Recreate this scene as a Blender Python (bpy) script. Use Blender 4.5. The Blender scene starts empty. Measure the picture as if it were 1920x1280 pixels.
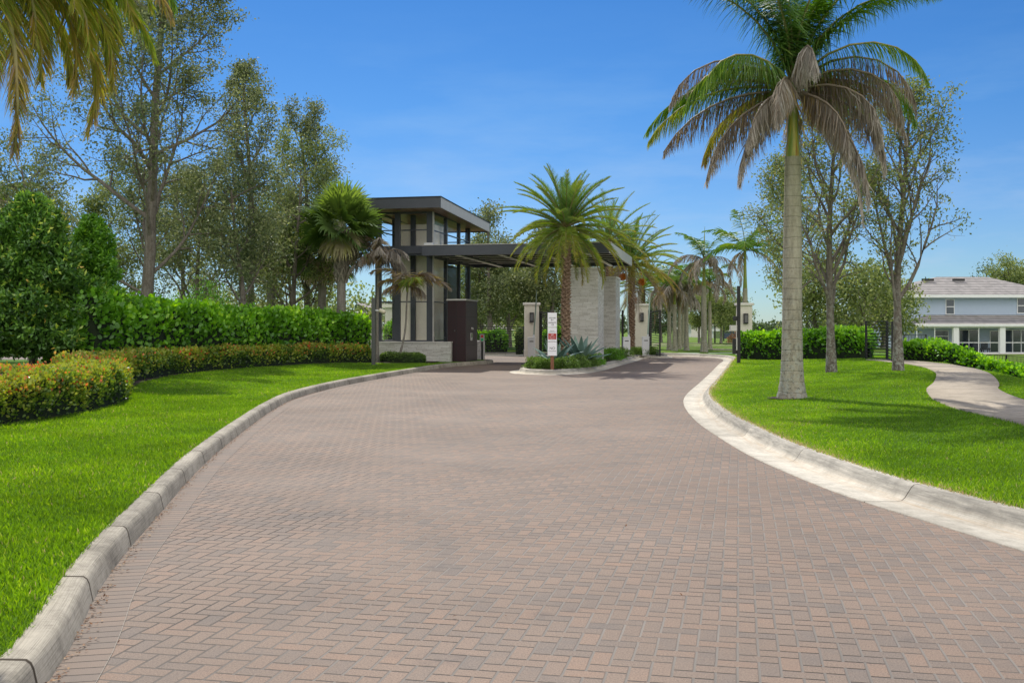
import bpy, bmesh, math, random
import numpy as np
from mathutils import Vector

scene = bpy.context.scene
COL = scene.collection
random.seed(7)
RNG = np.random.default_rng(7)

# ------------------------------------------------------------------ camera
H, F, YH = 1.64, 1960.0, 615.0
cam_d = bpy.data.cameras.new('camera')
cam = bpy.data.objects.new('camera', cam_d)
COL.objects.link(cam)
cam.location = (0, 0, H)
cam.rotation_euler = (math.radians(90), 0, 0)
cam_d.sensor_width = 36
cam_d.lens = F / 1920 * 36
cam_d.shift_y = -(640 - YH) / 1920
cam_d.clip_start = 0.1
cam_d.clip_end = 6000
scene.camera = cam

def px(x, Y, y=None):                    # photo pixel column (and row) at distance Y
    X = (x - 960) / F * Y
    if y is None: return X
    return X, Y, H + (YH - y) / F * Y

def clamp01(t): return np.clip(t, 0, 1)
def smooth(t):
    t = clamp01(t); return t * t * (3 - 2 * t)

# ------------------------------------------------------------------ tagging
def tag(o, label=None, cat=None, group=None, kind=None):
    if label: o['label'] = label
    if cat: o['category'] = cat
    if group: o['group'] = group
    if kind: o['kind'] = kind
    return o

def thing(name, label, cat, loc=(0, 0, 0), group=None):
    o = bpy.data.objects.new(name, None); COL.objects.link(o)
    o.location = loc; o.empty_display_size = .3
    return tag(o, label, cat, group)

def copy_tree(o, parent=None):
    c = o.copy(); COL.objects.link(c)
    if parent is not None: c.parent = parent
    for ch in list(o.children): copy_tree(ch, c)
    return c

# ------------------------------------------------------------------ node helpers
class NT:
    def __init__(s, name):
        s.m = bpy.data.materials.new(name); s.m.use_nodes = True
        s.t = s.m.node_tree; s.t.nodes.clear()
        s.out = s.t.nodes.new('ShaderNodeOutputMaterial')
    def n(s, typ, **kw):
        nd = s.t.nodes.new('ShaderNode' + typ)
        ins = kw.pop('i', {})
        for k, v in kw.items(): setattr(nd, k, v)
        for k, v in ins.items(): s.set(nd.inputs[k], v)
        return nd
    def set(s, sock, v):
        if isinstance(v, bpy.types.NodeSocket): s.t.links.new(v, sock)
        elif isinstance(v, bpy.types.Node): s.t.links.new(v.outputs[0], sock)
        else:
            if isinstance(v, (tuple, list)) and len(v) == 3 and sock.type == 'RGBA': v = (*v, 1)
            sock.default_value = v
    def math(s, op, a, b=0.0, c=None):
        nd = s.n('Math', operation=op)
        s.set(nd.inputs[0], a); s.set(nd.inputs[1], b)
        if c is not None: s.set(nd.inputs[2], c)
        return nd.outputs[0]
    def mix(s, f, a, b, mode='MIX'):
        nd = s.n('Mix', data_type='RGBA', blend_type=mode)
        s.set(nd.inputs[0], f); s.set(nd.inputs[6], a); s.set(nd.inputs[7], b)
        return nd.outputs[2]
    def ramp(s, f, stops, interp='LINEAR'):
        nd = s.n('ValToRGB'); cr = nd.color_ramp; cr.interpolation = interp
        while len(cr.elements) < len(stops): cr.elements.new(0.5)
        for e, (p, c) in zip(cr.elements, stops):
            e.position = p
            e.color = (*c, 1) if isinstance(c, (tuple, list)) else (c, c, c, 1)
        s.set(nd.inputs[0], f)
        return nd.outputs[0]
    def noise(s, vec, scale, detail=3, rough=.55, out=0):
        nd = s.n('TexNoise', i={'Scale': scale, 'Detail': detail, 'Roughness': rough})
        if vec is not None: s.set(nd.inputs['Vector'], vec)
        return nd.outputs[out]
    def pos(s):
        return s.n('NewGeometry').outputs['Position']
    def objc(s):
        return s.n('TexCoord').outputs['Object']
    def scale(s, v, sc):
        nd = s.n('VectorMath', operation='MULTIPLY'); s.set(nd.inputs[0], v); s.set(nd.inputs[1], sc)
        return nd.outputs[0]
    def bump(s, h, strength=.3, dist=.02):
        return s.n('Bump', i={'Height': h, 'Strength': strength, 'Distance': dist}).outputs[0]
    def bsdf(s, color, rough=.8, normal=None, metal=0, spec=.3):
        nd = s.n('BsdfPrincipled')
        s.set(nd.inputs['Base Color'], color); s.set(nd.inputs['Roughness'], rough)
        s.set(nd.inputs['Metallic'], metal); s.set(nd.inputs['Specular IOR Level'], spec)
        if normal is not None: s.set(nd.inputs['Normal'], normal)
        s.t.links.new(nd.outputs[0], s.out.inputs[0])
        return nd

M = {}
def mat_plain(name, col, rough=.6, var=.12, metal=0, scale=3, bump=.0, spec=.4):
    t = NT(name); p = t.pos()
    n1 = t.noise(p, scale, 4); n2 = t.noise(p, scale * 9, 3)
    f = t.math('ADD', t.math('MULTIPLY', n1, .6), t.math('MULTIPLY', n2, .4))
    c = t.ramp(f, [(.3, tuple(v * (1 - var) for v in col)), (.7, tuple(min(1, v * (1 + var)) for v in col))])
    r = t.math('ADD', rough - .08, t.math('MULTIPLY', n2, .16))
    t.bsdf(c, r, t.bump(n2, bump, .01) if bump else None, metal, spec)
    M[name] = t.m; return t.m

def mat_leaf(name, stops, transl=.35, rough=.45, patch=.5, patch_scale=1.5, gloss=.06):
    """leaf colour driven by the face attribute 'rnd', with larger light and dark clumps"""
    t = NT(name)
    a = t.n('Attribute', attribute_name='rnd').outputs['Fac']
    c = t.ramp(a, stops)
    n = t.noise(t.pos(), patch_scale, 2)
    v = t.ramp(n, [(.3, 1 - patch * .5), (.7, 1 + 0 * patch)])
    c = t.mix(1.0, c, v, 'MULTIPLY')
    d = t.n('BsdfDiffuse', i={'Color': c})
    hs = t.n('HueSaturation', i={'Hue': .485, 'Saturation': 1.1, 'Value': 1.5, 'Color': c})
    tr = t.n('BsdfTranslucent', i={'Color': hs.outputs[0]})
    m1 = t.n('MixShader'); t.set(m1.inputs[0], transl); t.set(m1.inputs[1], d.outputs[0]); t.set(m1.inputs[2], tr.outputs[0])
    g = t.n('BsdfGlossy', i={'Roughness': rough + .12, 'Color': (.9, .95, 1)})
    lw = t.n('LayerWeight', i={'Blend': .35})
    fac = t.math('MULTIPLY_ADD', lw.outputs['Fresnel'], .05, gloss * .3)
    m2 = t.n('MixShader'); t.set(m2.inputs[0], fac); t.set(m2.inputs[1], m1.outputs[0]); t.set(m2.inputs[2], g.outputs[0])
    t.t.links.new(m2.outputs[0], t.out.inputs[0])
    M[name] = t.m; return t.m

def make_materials():
    # ---- herringbone pavers
    t = NT('pavers'); P = t.pos()
    sep = t.n('SeparateXYZ'); t.set(sep.inputs[0], P)
    X, Y = sep.outputs[0], sep.outputs[1]
    wob = t.noise(P, 2.2, 2)
    th = math.atan(425 / F); cs, sn = math.cos(th) / .1016, math.sin(th) / .1016
    gx = t.math('ADD', t.math('SUBTRACT', t.math('MULTIPLY', X, cs), t.math('MULTIPLY', Y, sn)), t.math('MULTIPLY', wob, .10))
    gy = t.math('ADD', t.math('ADD', t.math('MULTIPLY', X, sn), t.math('MULTIPLY', Y, cs)), t.math('MULTIPLY', wob, .12))
    i, j = t.math('FLOOR', gx), t.math('FLOOR', gy)
    fx, fy = t.math('FRACT', gx), t.math('FRACT', gy)
    k = t.math('FLOORED_MODULO', t.math('ADD', t.math('SUBTRACT', i, j), .0), 4)
    k = t.math('ROUND', k)
    hor = t.math('LESS_THAN', k, 1.5)
    k1 = t.math('COMPARE', k, 1, .1); k2 = t.math('COMPARE', k, 2, .1)
    u_h, v_h = t.math('ADD', fx, k1), fy
    u_v, v_v = t.math('ADD', fy, k2), fx
    def lerp(a, b):      # hor ? a : b
        return t.math('ADD', t.math('MULTIPLY', a, hor), t.math('MULTIPLY', b, t.math('SUBTRACT', 1, hor)))
    u, v = lerp(u_h, u_v), lerp(v_h, v_v)
    e = t.math('MINIMUM', t.math('MINIMUM', u, t.math('SUBTRACT', 2, u)), t.math('MINIMUM', v, t.math('SUBTRACT', 1, v)))
    ndist = t.math('MULTIPLY', t.math('SUBTRACT', t.noise(P, 55, 2), .5), .05)
    e = t.math('ADD', e, ndist)
    joint = t.ramp(e, [(.035, 1.0), (.085, 0.0)])
    idx = t.math('SUBTRACT', i, k1); idy = t.math('SUBTRACT', j, k2)
    cid = t.n('CombineXYZ', i={0: idx, 1: idy, 2: hor})
    wn = t.n('TexWhiteNoise', noise_dimensions='3D'); t.set(wn.inputs['Vector'], cid.outputs[0])
    within = t.noise(P, 9, 3)
    f = t.math('ADD', t.math('MULTIPLY', wn.outputs[0], .48), t.math('MULTIPLY', t.math('ADD', t.math('MULTIPLY', within, .5), t.math('MULTIPLY', t.noise(P, 1.6, 3), .5)), .62))
    col = t.ramp(f, [(.12, (.175, .158, .142)), (.33, (.235, .190, .156)), (.52, (.272, .207, .160)), (.72, (.290, .214, .163)), (.95, (.33, .222, .157))])
    fine = t.noise(P, 260, 2, .7); fine2 = t.noise(P, 90, 3, .7)
    col = t.mix(1, col, t.ramp(fine, [(.3, .6), (.5, 1.0), (.72, 1.35)]), 'MULTIPLY')
    col = t.mix(1, col, t.ramp(fine2, [(.33, .72), (.52, 1.0), (.7, 1.16)]), 'MULTIPLY')
    big = t.noise(P, .35, 4); col = t.mix(1, col, t.ramp(big, [(.3, .80), (.7, 1.08)]), 'MULTIPLY')
    spots = t.noise(P, 1.3, 5, .7)
    col = t.mix(t.ramp(spots, [(.60, 0.0), (.72, .45)]), col, (.10, .085, .08))
    jc = t.mix(t.ramp(t.noise(P, .5, 3), [(.42, 0.0), (.62, 1.0)]), (.045, .038, .032), (.15, .13, .11))
    # joints that run away from the viewer are paler, the cross joints stay dark
    along = t.math('MINIMUM', fx, t.math('SUBTRACT', 1, fx))
    pale = t.ramp(t.math('ADD', t.math('ADD', X, 1.2), t.math('MULTIPLY', t.noise(P, .8, 3), 1.5)), [(0.0, 0.0), (1.0, 1.0)])
    isal = t.math('MULTIPLY', t.math('LESS_THAN', along, .07), pale)
    jc = t.mix(t.math('MULTIPLY', isal, .42), jc, (.38, .345, .30))
    col = t.mix(joint, col, jc)
    h = t.math('SUBTRACT', t.math('ADD', t.math('MULTIPLY', fine, .12), t.math('MULTIPLY', wn.outputs[0], .25)), joint)
    t.bsdf(col, .82, t.bump(h, .55, .006), 0, .25)
    M['pavers'] = t.m
    # ---- border course (uv: x along the kerb in metres, y across)
    t = NT('paver_border'); uv = t.n('TexCoord').outputs['UV']; P = t.pos()
    sep = t.n('SeparateXYZ'); t.set(sep.inputs[0], uv)
    gu = t.math('DIVIDE', sep.outputs[0], .1016); fu = t.math('FRACT', gu)
    e = t.math('MINIMUM', fu, t.math('SUBTRACT', 1, fu))
    e = t.math('ADD', e, t.math('MULTIPLY', t.math('SUBTRACT', t.noise(P, 55, 2), .5), .05))
    joint = t.ramp(e, [(.03, 1.0), (.075, 0.0)])
    edge = t.math('ABSOLUTE', t.math('SUBTRACT', sep.outputs[1], .5))
    je = t.math('MULTIPLY', t.ramp(edge, [(.483, 0.0), (.495, 1.0)]), .5)
    wn = t.n('TexWhiteNoise', noise_dimensions='1D'); t.set(wn.inputs['W'], t.math('FLOOR', gu))
    f = t.math('ADD', t.math('MULTIPLY', wn.outputs[0], .6), t.math('MULTIPLY', t.noise(P, 9, 3), .5))
    col = t.ramp(f, [(.2, (.205, .17, .142)), (.55, (.24, .188, .15)), (.9, (.27, .202, .155))])
    fine = t.noise(P, 260, 2, .7)
    col = t.mix(1, col, t.ramp(fine, [(.3, .7), (.5, 1.0), (.72, 1.2)]), 'MULTIPLY')
    col = t.mix(joint, col, (.07, .06, .05)); col = t.mix(t.ramp(edge, [(.48, 0.0), (.49, .8)]), col, (.36, .33, .28))
    t.bsdf(col, .82, t.bump(t.math('SUBTRACT', t.math('MULTIPLY', fine, .12), joint), .5, .006), 0, .25)
    M['paver_border'] = t.m
    # ---- kerb concrete
    def concrete(name, base, dark, jl, streak, stain, joint_w=.006):
        t = NT(name); uv = t.n('TexCoord').outputs['UV']; P = t.pos()
        sep = t.n('SeparateXYZ'); t.set(sep.inputs[0], uv)
        us = t.scale(uv, (1.2, 60, 1)); st = t.noise(us, 1.5, 4, .7)
        n1 = t.noise(P, 1.3, 5, .65); n2 = t.noise(P, 40, 4, .7); n3 = t.noise(P, 7, 4, .6)
        f = t.math('ADD', t.math('MULTIPLY', n1, .45), t.math('ADD', t.math('MULTIPLY', n2, .25), t.math('MULTIPLY', n3, .3)))
        c = t.ramp(f, [(.33, dark), (.55, base), (.8, tuple(min(1, v * 1.18) for v in base))])
        c = t.mix(1, c, t.ramp(st, [(.3, 1 - streak), (.55, 1.0)]), 'MULTIPLY')
        # rusty water stains in the gutter part
        v = sep.outputs[1]
        g = t.math('SUBTRACT', 1, t.math('MULTIPLY', t.math('ABSOLUTE', t.math('SUBTRACT', v, .42)), 6))
        g = t.math('MULTIPLY', t.math('MAXIMUM', g, 0), t.ramp(t.noise(t.scale(uv, (.8, 14, 1)), 1.6, 5, .7), [(.42, 0.0), (.65, 1.0)]))
        c = t.mix(t.math('MULTIPLY', g, stain), c, (.50, .36, .22))
        if stain:
            fv = t.ramp(v, [(.50, 0.0), (.56, 1.0), (.70, 1.0), (.80, 0.0)])
            mold = t.math('MULTIPLY', fv, t.ramp(t.noise(t.scale(uv, (1.0, 9, 1)), 2.2, 5, .7), [(.36, .35), (.62, 1.0)]))
            c = t.mix(t.math('MULTIPLY', mold, .8), c, (.20, .19, .165))
        if jl:
            fu = t.math('FRACT', t.math('ADD', t.math('DIVIDE', sep.outputs[0], jl), t.math('MULTIPLY', t.noise(P, 3, 2), .012)))
            e = t.math('MINIMUM', fu, t.math('SUBTRACT', 1, fu))
            jt = t.ramp(e, [(joint_w * .5, 1.0), (joint_w, 0.0)])
            c = t.mix(jt, c, (.06, .045, .03))
            wn = t.n('TexWhiteNoise', noise_dimensions='1D'); t.set(wn.inputs['W'], t.math('FLOOR', t.math('DIVIDE', sep.outputs[0], jl)))
            c = t.mix(1, c, t.ramp(wn.outputs[0], [(0, .86), (1, 1.08)]), 'MULTIPLY')
            h = t.math('SUBTRACT', t.math('ADD', t.math('MULTIPLY', n2, .2), t.math('MULTIPLY', st, .35)), t.math('MULTIPLY', jt, 1.5))
        else: h = t.math('ADD', t.math('MULTIPLY', n2, .3), t.math('MULTIPLY', st, .1))
        t.bsdf(c, .9, t.bump(h, .5, .012), 0, .2)
        M[name] = t.m
    FACE = True
    concrete('kerb_concrete', (.47, .425, .34), (.19, .17, .135), 1.62, .5, 0.0, .012)
    concrete('pan_concrete', (.66, .61, .51), (.36, .33, .27), 3.0, .18, .6, .002)
    concrete('path_concrete', (.45, .385, .30), (.26, .225, .175), 1.5, .05, 0.0, .008)
    # ---- lawns
    def lawn(name, ca, cb, cc):
        t = NT(name); P = t.pos()
        n1 = t.noise(P, .5, 5, .6); n2 = t.noise(t.scale(P, (1, .35, 1)), 26, 4, .7); n3 = t.noise(P, 3.2, 3)
        f = t.math('ADD', t.math('MULTIPLY', n1, .25), t.math('ADD', t.math('MULTIPLY', n2, .5), t.math('MULTIPLY', n3, .25)))
        c = t.ramp(f, [(.33, ca), (.5, cb), (.7, cc)])
        t.bsdf(c, .9, t.bump(n2, 1.0, .05), 0, .12)
        M[name] = t.m
    lawn('lawn', (.025, .06, .005), (.085, .19, .010), (.19, .34, .018))
    lawn('ground', (.08, .15, .01), (.12, .20, .018), (.18, .27, .03))
    mat_leaf('grass_blade', [(0, (.065, .155, .008)), (.5, (.175, .36, .014)), (.8, (.32, .52, .035)), (.96, (.42, .48, .10)), (1, (.50, .40, .2))], .5, .5, .55, 1.1, .03)
    mat_plain('mulch', (.035, .02, .014), .95, .6, scale=14, bump=1)
    mat_leaf('litter', [(0, (.12, .055, .03)), (.5, (.3, .15, .07)), (1, (.5, .35, .2))], .1, .6)
    # ---- stacked ledger stone
    def ledger(name, ca, cb, cc, sc=1.0):
        t = NT(name); P = t.objc()
        sep = t.n('SeparateXYZ'); t.set(sep.inputs[0], P)
        row = t.math('FLOOR', t.math('DIVIDE', sep.outputs[2], .052 * sc))
        fz = t.math('FRACT', t.math('DIVIDE', sep.outputs[2], .052 * sc))
        wr = t.n('TexWhiteNoise', noise_dimensions='1D'); t.set(wr.inputs['W'], row)
        horiz = t.math('ADD', t.math('ADD', sep.outputs[0], sep.outputs[1]), t.math('MULTIPLY', wr.outputs[0], 7))
        ln = t.math('ADD', .22 * sc, t.math('MULTIPLY', wr.outputs[0], .2 * sc))
        gu = t.math('DIVIDE', horiz, ln); fu = t.math('FRACT', gu)
        wid = t.n('TexWhiteNoise', noise_dimensions='2D')
        cv = t.n('CombineXYZ', i={0: t.math('FLOOR', gu), 1: row}); t.set(wid.inputs['Vector'], cv.outputs[0])
        ez = t.math('MULTIPLY', t.math('MINIMUM', fz, t.math('SUBTRACT', 1, fz)), 1.0)
        eu = t.math('MULTIPLY', t.math('MINIMUM', fu, t.math('SUBTRACT', 1, fu)), 5)
        jt = t.ramp(t.math('MINIMUM', ez, eu), [(.03, 1.0), (.16, 0.0)])
        f = t.math('ADD', t.math('MULTIPLY', wid.outputs[0], .65), t.math('MULTIPLY', t.noise(P, 18, 4, .65), .5))
        c = t.ramp(f, [(.15, ca), (.5, cb), (.95, cc)])
        c = t.mix(1, c, t.ramp(t.noise(P, .9, 3), [(.3, .86), (.7, 1.05)]), 'MULTIPLY')
        c = t.mix(t.math('MULTIPLY', jt, .55), c, tuple(v * .5 for v in ca))
        h = t.math('ADD', t.math('MULTIPLY', wid.outputs[0], 1.0), t.math('SUBTRACT', t.math('MULTIPLY', t.noise(P, 60, 3), .3), jt))
        t.bsdf(c, .9, t.bump(h, .9, .03), 0, .2)
        M[name] = t.m
    ledger('ledger_stone', (.56, .54, .49), (.74, .725, .67), (.84, .83, .79))
    mat_plain('core_stone', (.93, .86, .73), .9, .08, scale=2.2, bump=.5)
    mat_plain('stucco', (.66, .63, .55), .9, .08, scale=8, bump=.3)
    mat_plain('cap_stone', (.66, .64, .59), .8, .08, scale=6, bump=.15)
    mat_plain('dark_steel', (.058, .064, .078), .42, .15, .0, 2, spec=.5)
    mat_plain('pale_steel', (.52, .51, .48), .5, .1, 0, 3)
    mat_plain('slat_paint', (.78, .77, .73), .6, .05)
    mat_plain('black_metal', (.018, .018, .02), .5, .2, 0, 4)
    mat_plain('post_metal', (.085, .09, .085), .45, .15, .3, 5)
    mat_plain('white_paint', (.74, .75, .77), .4, .04, 0, 3)
    mat_plain('sign_white', (.80, .81, .86), .35, .02, 0, 2)
    mat_plain('sign_ink', (.02, .02, .025), .5, .1)
    mat_plain('sign_red', (.42, .035, .03), .5, .08)
    mat_plain('signal_green', (.02, .55, .2), .4, .05)
    mat_plain('signal_red', (.75, .03, .03), .4, .05)
    mat_plain('arm_green', (.35, .46, .40), .4, .06)
    mat_plain('lens_glass', (.10, .10, .105), .15, .1)
    mat_plain('lamp_beige', (.6, .56, .42), .5, .06)
    mat_plain('house_wall', (.42, .51, .64), .85, .04, 0, 3, .1)
    mat_plain('trim_white', (.76, .78, .80), .6, .04)
    mat_plain('interior_dark', (.055, .065, .08), .7, .4, 0, 1)
    mat_plain('flat_roof', (.25, .25, .25), .9, .1)
    mat_plain('light_stone', (.6, .58, .54), .8, .1)
    mat_plain('post_wood', (.22, .10, .055), .75, .25, 0, 12, .3)
    # stained wood boards (soffit) and kiosk panels
    for nm, ca, cb, bw in (('wood_soffit', (.36, .19, .12), (.60, .36, .24), .11), ('kiosk_panel', (.026, .011, .013), (.042, .019, .021), 2.0)):
        t = NT(nm); P = t.objc()
        rot = t.n('Mapping', i={'Vector': P}); rot.inputs['Rotation'].default_value = (0, 0, math.radians(11.8))
        sep = t.n('SeparateXYZ'); t.set(sep.inputs[0], rot.outputs[0])
        g = t.math('DIVIDE', sep.outputs[0], bw); fr = t.math('FRACT', g)
        wn = t.n('TexWhiteNoise', noise_dimensions='1D'); t.set(wn.inputs['W'], t.math('FLOOR', g))
        grain = t.noise(t.scale(rot.outputs[0], (30, 1.5, 1.5)), 2, 4, .6)
        f = t.math('ADD', t.math('MULTIPLY', wn.outputs[0], .5), t.math('MULTIPLY', grain, .6))
        c = t.ramp(f, [(.2, ca), (.9, cb)])
        jt = t.ramp(t.math('MINIMUM', fr, t.math('SUBTRACT', 1, fr)), [(.03, 1.0), (.07, 0.0)])
        if nm == 'wood_soffit': c = t.mix(jt, c, (.03, .012, .008))
        t.bsdf(c, .42, None, 0, .4)
        M[nm] = t.m
    # roof tiles: horizontal courses
    t = NT('roof_tile'); P = t.pos(); sep = t.n('SeparateXYZ'); t.set(sep.inputs[0], P)
    g = t.math('DIVIDE', sep.outputs[2], .19); fr = t.math('FRACT', g)
    cc = t.n('CombineXYZ', i={0: t.math('FLOOR', t.math('DIVIDE', sep.outputs[0], .35)), 1: t.math('FLOOR', g)})
    wn = t.n('TexWhiteNoise', noise_dimensions='2D'); t.set(wn.inputs['Vector'], cc.outputs[0])
    c = t.ramp(wn.outputs[0], [(0, (.33, .31, .29)), (1, (.44, .41, .385))])
    c = t.mix(t.ramp(fr, [(.2, 1.0), (.45, 0.0)]), c, (.10, .095, .095))
    t.bsdf(c, .85, t.bump(fr, .5, .05), 0, .2); M['roof_tile'] = t.m
    # clear glass pane
    t = NT('window_glass')
    tr = t.n('BsdfTransparent', i={'Color': (.985, .99, .99)}); g = t.n('BsdfGlossy', i={'Roughness': .02, 'Color': (1, 1, 1)})
    lw = t.n('LayerWeight', i={'Blend': .12}); f = t.math('MULTIPLY_ADD', lw.outputs['Fresnel'], .05, .004)
    mx = t.n('MixShader'); t.set(mx.inputs[0], f); t.set(mx.inputs[1], tr.outputs[0]); t.set(mx.inputs[2], g.outputs[0])
    t.t.links.new(mx.outputs[0], t.out.inputs[0]); M['window_glass'] = t.m
    mat_plain('dark_glass', (.03, .045, .065), .08, .25, 0, .6, spec=.8)
    # ---- bark
    def bark(name, ca, cb, cc, ring=0, lich=0, sc=1.0):
        t = NT(name); P = t.objc()
        n1 = t.noise(t.scale(P, (6 * sc, 6 * sc, 1.4 * sc)), 1.6, 6, .7); n2 = t.noise(P, 25, 4, .7)
        f = t.math('ADD', t.math('MULTIPLY', n1, .7), t.math('MULTIPLY', n2, .3))
        c = t.ramp(f, [(.34, ca), (.5, cb), (.68, cc)])
        h = f
        if ring:
            sep = t.n('SeparateXYZ'); t.set(sep.inputs[0], P)
            z = t.math('ADD', sep.outputs[2], t.math('MULTIPLY', t.noise(P, 1.2, 2), .12))
            g = t.math('FRACT', t.math('DIVIDE', z, ring))
            rg = t.ramp(g, [(.0, 1.0), (.06, .0), (.9, .0), (1, .8)])
            c = t.mix(t.math('MULTIPLY', rg, t.ramp(t.noise(P, 2.5, 4), [(.40, .0), (.65, .6)])), c, tuple(v * .45 for v in ca))
            h = t.math('SUBTRACT', h, t.math('MULTIPLY', rg, .5))
            # vertical tone: greener at the top, mottled lichen near the base
            c = t.mix(t.ramp(t.math('DIVIDE', sep.outputs[2], 6), [(.45, 0.0), (1, .55)]), c, (.24, .26, .13))
        if lich:
            sep2 = t.n('SeparateXYZ'); t.set(sep2.inputs[0], P)
            low = t.ramp(t.math('DIVIDE', sep2.outputs[2], lich), [(0, 1.0), (1, .15)])
            l1 = t.ramp(t.noise(P, 9, 5, .75), [(.5, 0.0), (.56, 1.0)])
            c = t.mix(t.math('MULTIPLY', l1, t.math('MULTIPLY', low, .75)), c, (.34, .36, .32))
            l2 = t.ramp(t.noise(P, 14, 5, .8), [(.55, 0.0), (.6, 1.0)])
            c = t.mix(t.math('MULTIPLY', l2, t.math('MULTIPLY', low, .8)), c, (.055, .05, .04))
        t.bsdf(c, .92, t.bump(h, .7, .03), 0, .15); M[name] = t.m
    bark('royal_bark', (.17, .155, .12), (.31, .29, .225), (.42, .40, .32), .21, 2.4)
    bark('palm_bark', (.13, .12, .105), (.22, .20, .175), (.3, .28, .25), .1, .8)
    bark('tree_bark', (.075, .062, .05), (.15, .13, .11), (.25, .225, .195), 0, 3, 1.3)
    bark('date_bark', (.08, .052, .036), (.24, .165, .115), (.46, .36, .27), 0, 0, 1.6)
    bark('sabal_boot', (.13, .115, .095), (.28, .255, .21), (.42, .39, .33), 0, 0, 1.2)
    bark('dead_sheath', (.16, .10, .06), (.28, .2, .13), (.4, .32, .22), 0, 0, .8)
    # crownshaft
    t = NT('crownshaft'); P = t.objc()
    c = t.ramp(t.noise(t.scale(P, (7, 7, .5)), 1.3, 3), [(.38, (.10, .17, .02)), (.5, (.19, .26, .04)), (.6, (.36, .33, .05)), (.68, (.22, .10, .02))])
    t.bsdf(c, .4, None, 0, .4); M['crownshaft'] = t.m
    t = NT('rachis'); P = t.pos()
    c = t.ramp(t.noise(P, 3, 3), [(.35, (.16, .18, .05)), (.65, (.32, .27, .12))]); t.bsdf(c, .6); M['rachis'] = t.m
    G = [(0, (.05, .14, .014)), (.25, (.12, .25, .026)), (.42, (.25, .36, .045)), (.56, (.33, .34, .04)), (.68, (.46, .35, .07)), (.78, (.27, .20, .125)), (.88, (.28, .235, .18)), (1, (.43, .39, .34))]
    mat_leaf('palm_leaf', G, .32, .38, .3, 1.2, .08)
    mat_leaf('fan_leaf', [(0, (.055, .11, .03)), (.4, (.13, .22, .04)), (.6, (.24, .36, .06)), (.75, (.46, .46, .16)), (1, (.55, .47, .37))], .4, .4, .35, 1.5, .05)
    mat_leaf('oak_leaf', [(0, (0.065, 0.099, 0.040)), (.4, (0.143, 0.186, 0.070)), (.75, (0.263, 0.306, 0.120)), (1, (0.438, 0.459, 0.219))], .3, .35, .5, .8, .09)
    mat_leaf('pale_leaf', [(0, (0.091, 0.137, 0.036)), (.4, (0.182, 0.246, 0.073)), (.75, (0.300, 0.364, 0.109)), (1, (0.473, 0.491, 0.200))], .35, .4, .5, .6, .06)
    mat_leaf('thin_leaf', [(0, (0.083, 0.123, 0.033)), (.4, (0.165, 0.223, 0.066)), (.8, (0.281, 0.330, 0.099)), (1, (0.446, 0.330, 0.165))], .4, .4, .4, .8, .07)
    mat_leaf('magnolia_leaf', [(0, (0.041, 0.104, 0.024)), (.5, (0.092, 0.218, 0.034)), (.8, (0.202, 0.405, 0.053)), (.93, (0.607, 0.722, 0.087)), (1, (0.800, 0.578, 0.116))], .22, .25, .5, 1.6, .12)
    mat_leaf('bright_leaf', [(0, (0.045, 0.123, 0.018)), (.4, (0.101, 0.269, 0.027)), (.8, (0.224, 0.493, 0.041)), (1, (0.448, 0.717, 0.067))], .35, .3, .5, 1.5, .08)
    mat_leaf('clusia_leaf', [(0, (0.071, 0.213, 0.017)), (.4, (0.143, 0.365, 0.024)), (.75, (0.244, 0.549, 0.036)), (1, (0.487, 0.800, 0.060))], .4, .25, .45, 1.8, .09)
    mat_leaf('redtip_leaf', [(0, (.04, .09, .014)), (.35, (.11, .20, .026)), (.55, (.24, .36, .04)), (.68, (.50, .46, .06)), (.82, (.70, .32, .09)), (1, (.72, .14, .07))], .35, .25, .45, 1.6, .09)
    mat_leaf('shrub_leaf', [(0, (.053, .112, .021)), (.5, (.120, .225, .038)), (1, (.255, .375, .090))], .3, .35, .5, 3, .06)
    mat_leaf('agave_leaf', [(0, (.083, .150, .128)), (.5, (.150, .247, .203)), (1, (.270, .375, .285))], .05, .4, .3, 6, .05)
    mat_leaf('far_leaf', [(0, (.042, .077, .031)), (.5, (.084, .133, .049)), (1, (.154, .210, .084))], .25, .5, .5, .3, .03)
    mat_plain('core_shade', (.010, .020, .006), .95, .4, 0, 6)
    t = NT('fruit'); c = t.ramp(t.noise(t.pos(), 24, 3), [(.35, (.30, .06, .01)), (.55, (.62, .20, .02)), (.7, (.75, .36, .05))]); t.bsdf(c, .6); M['fruit'] = t.m
make_materials()

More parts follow.
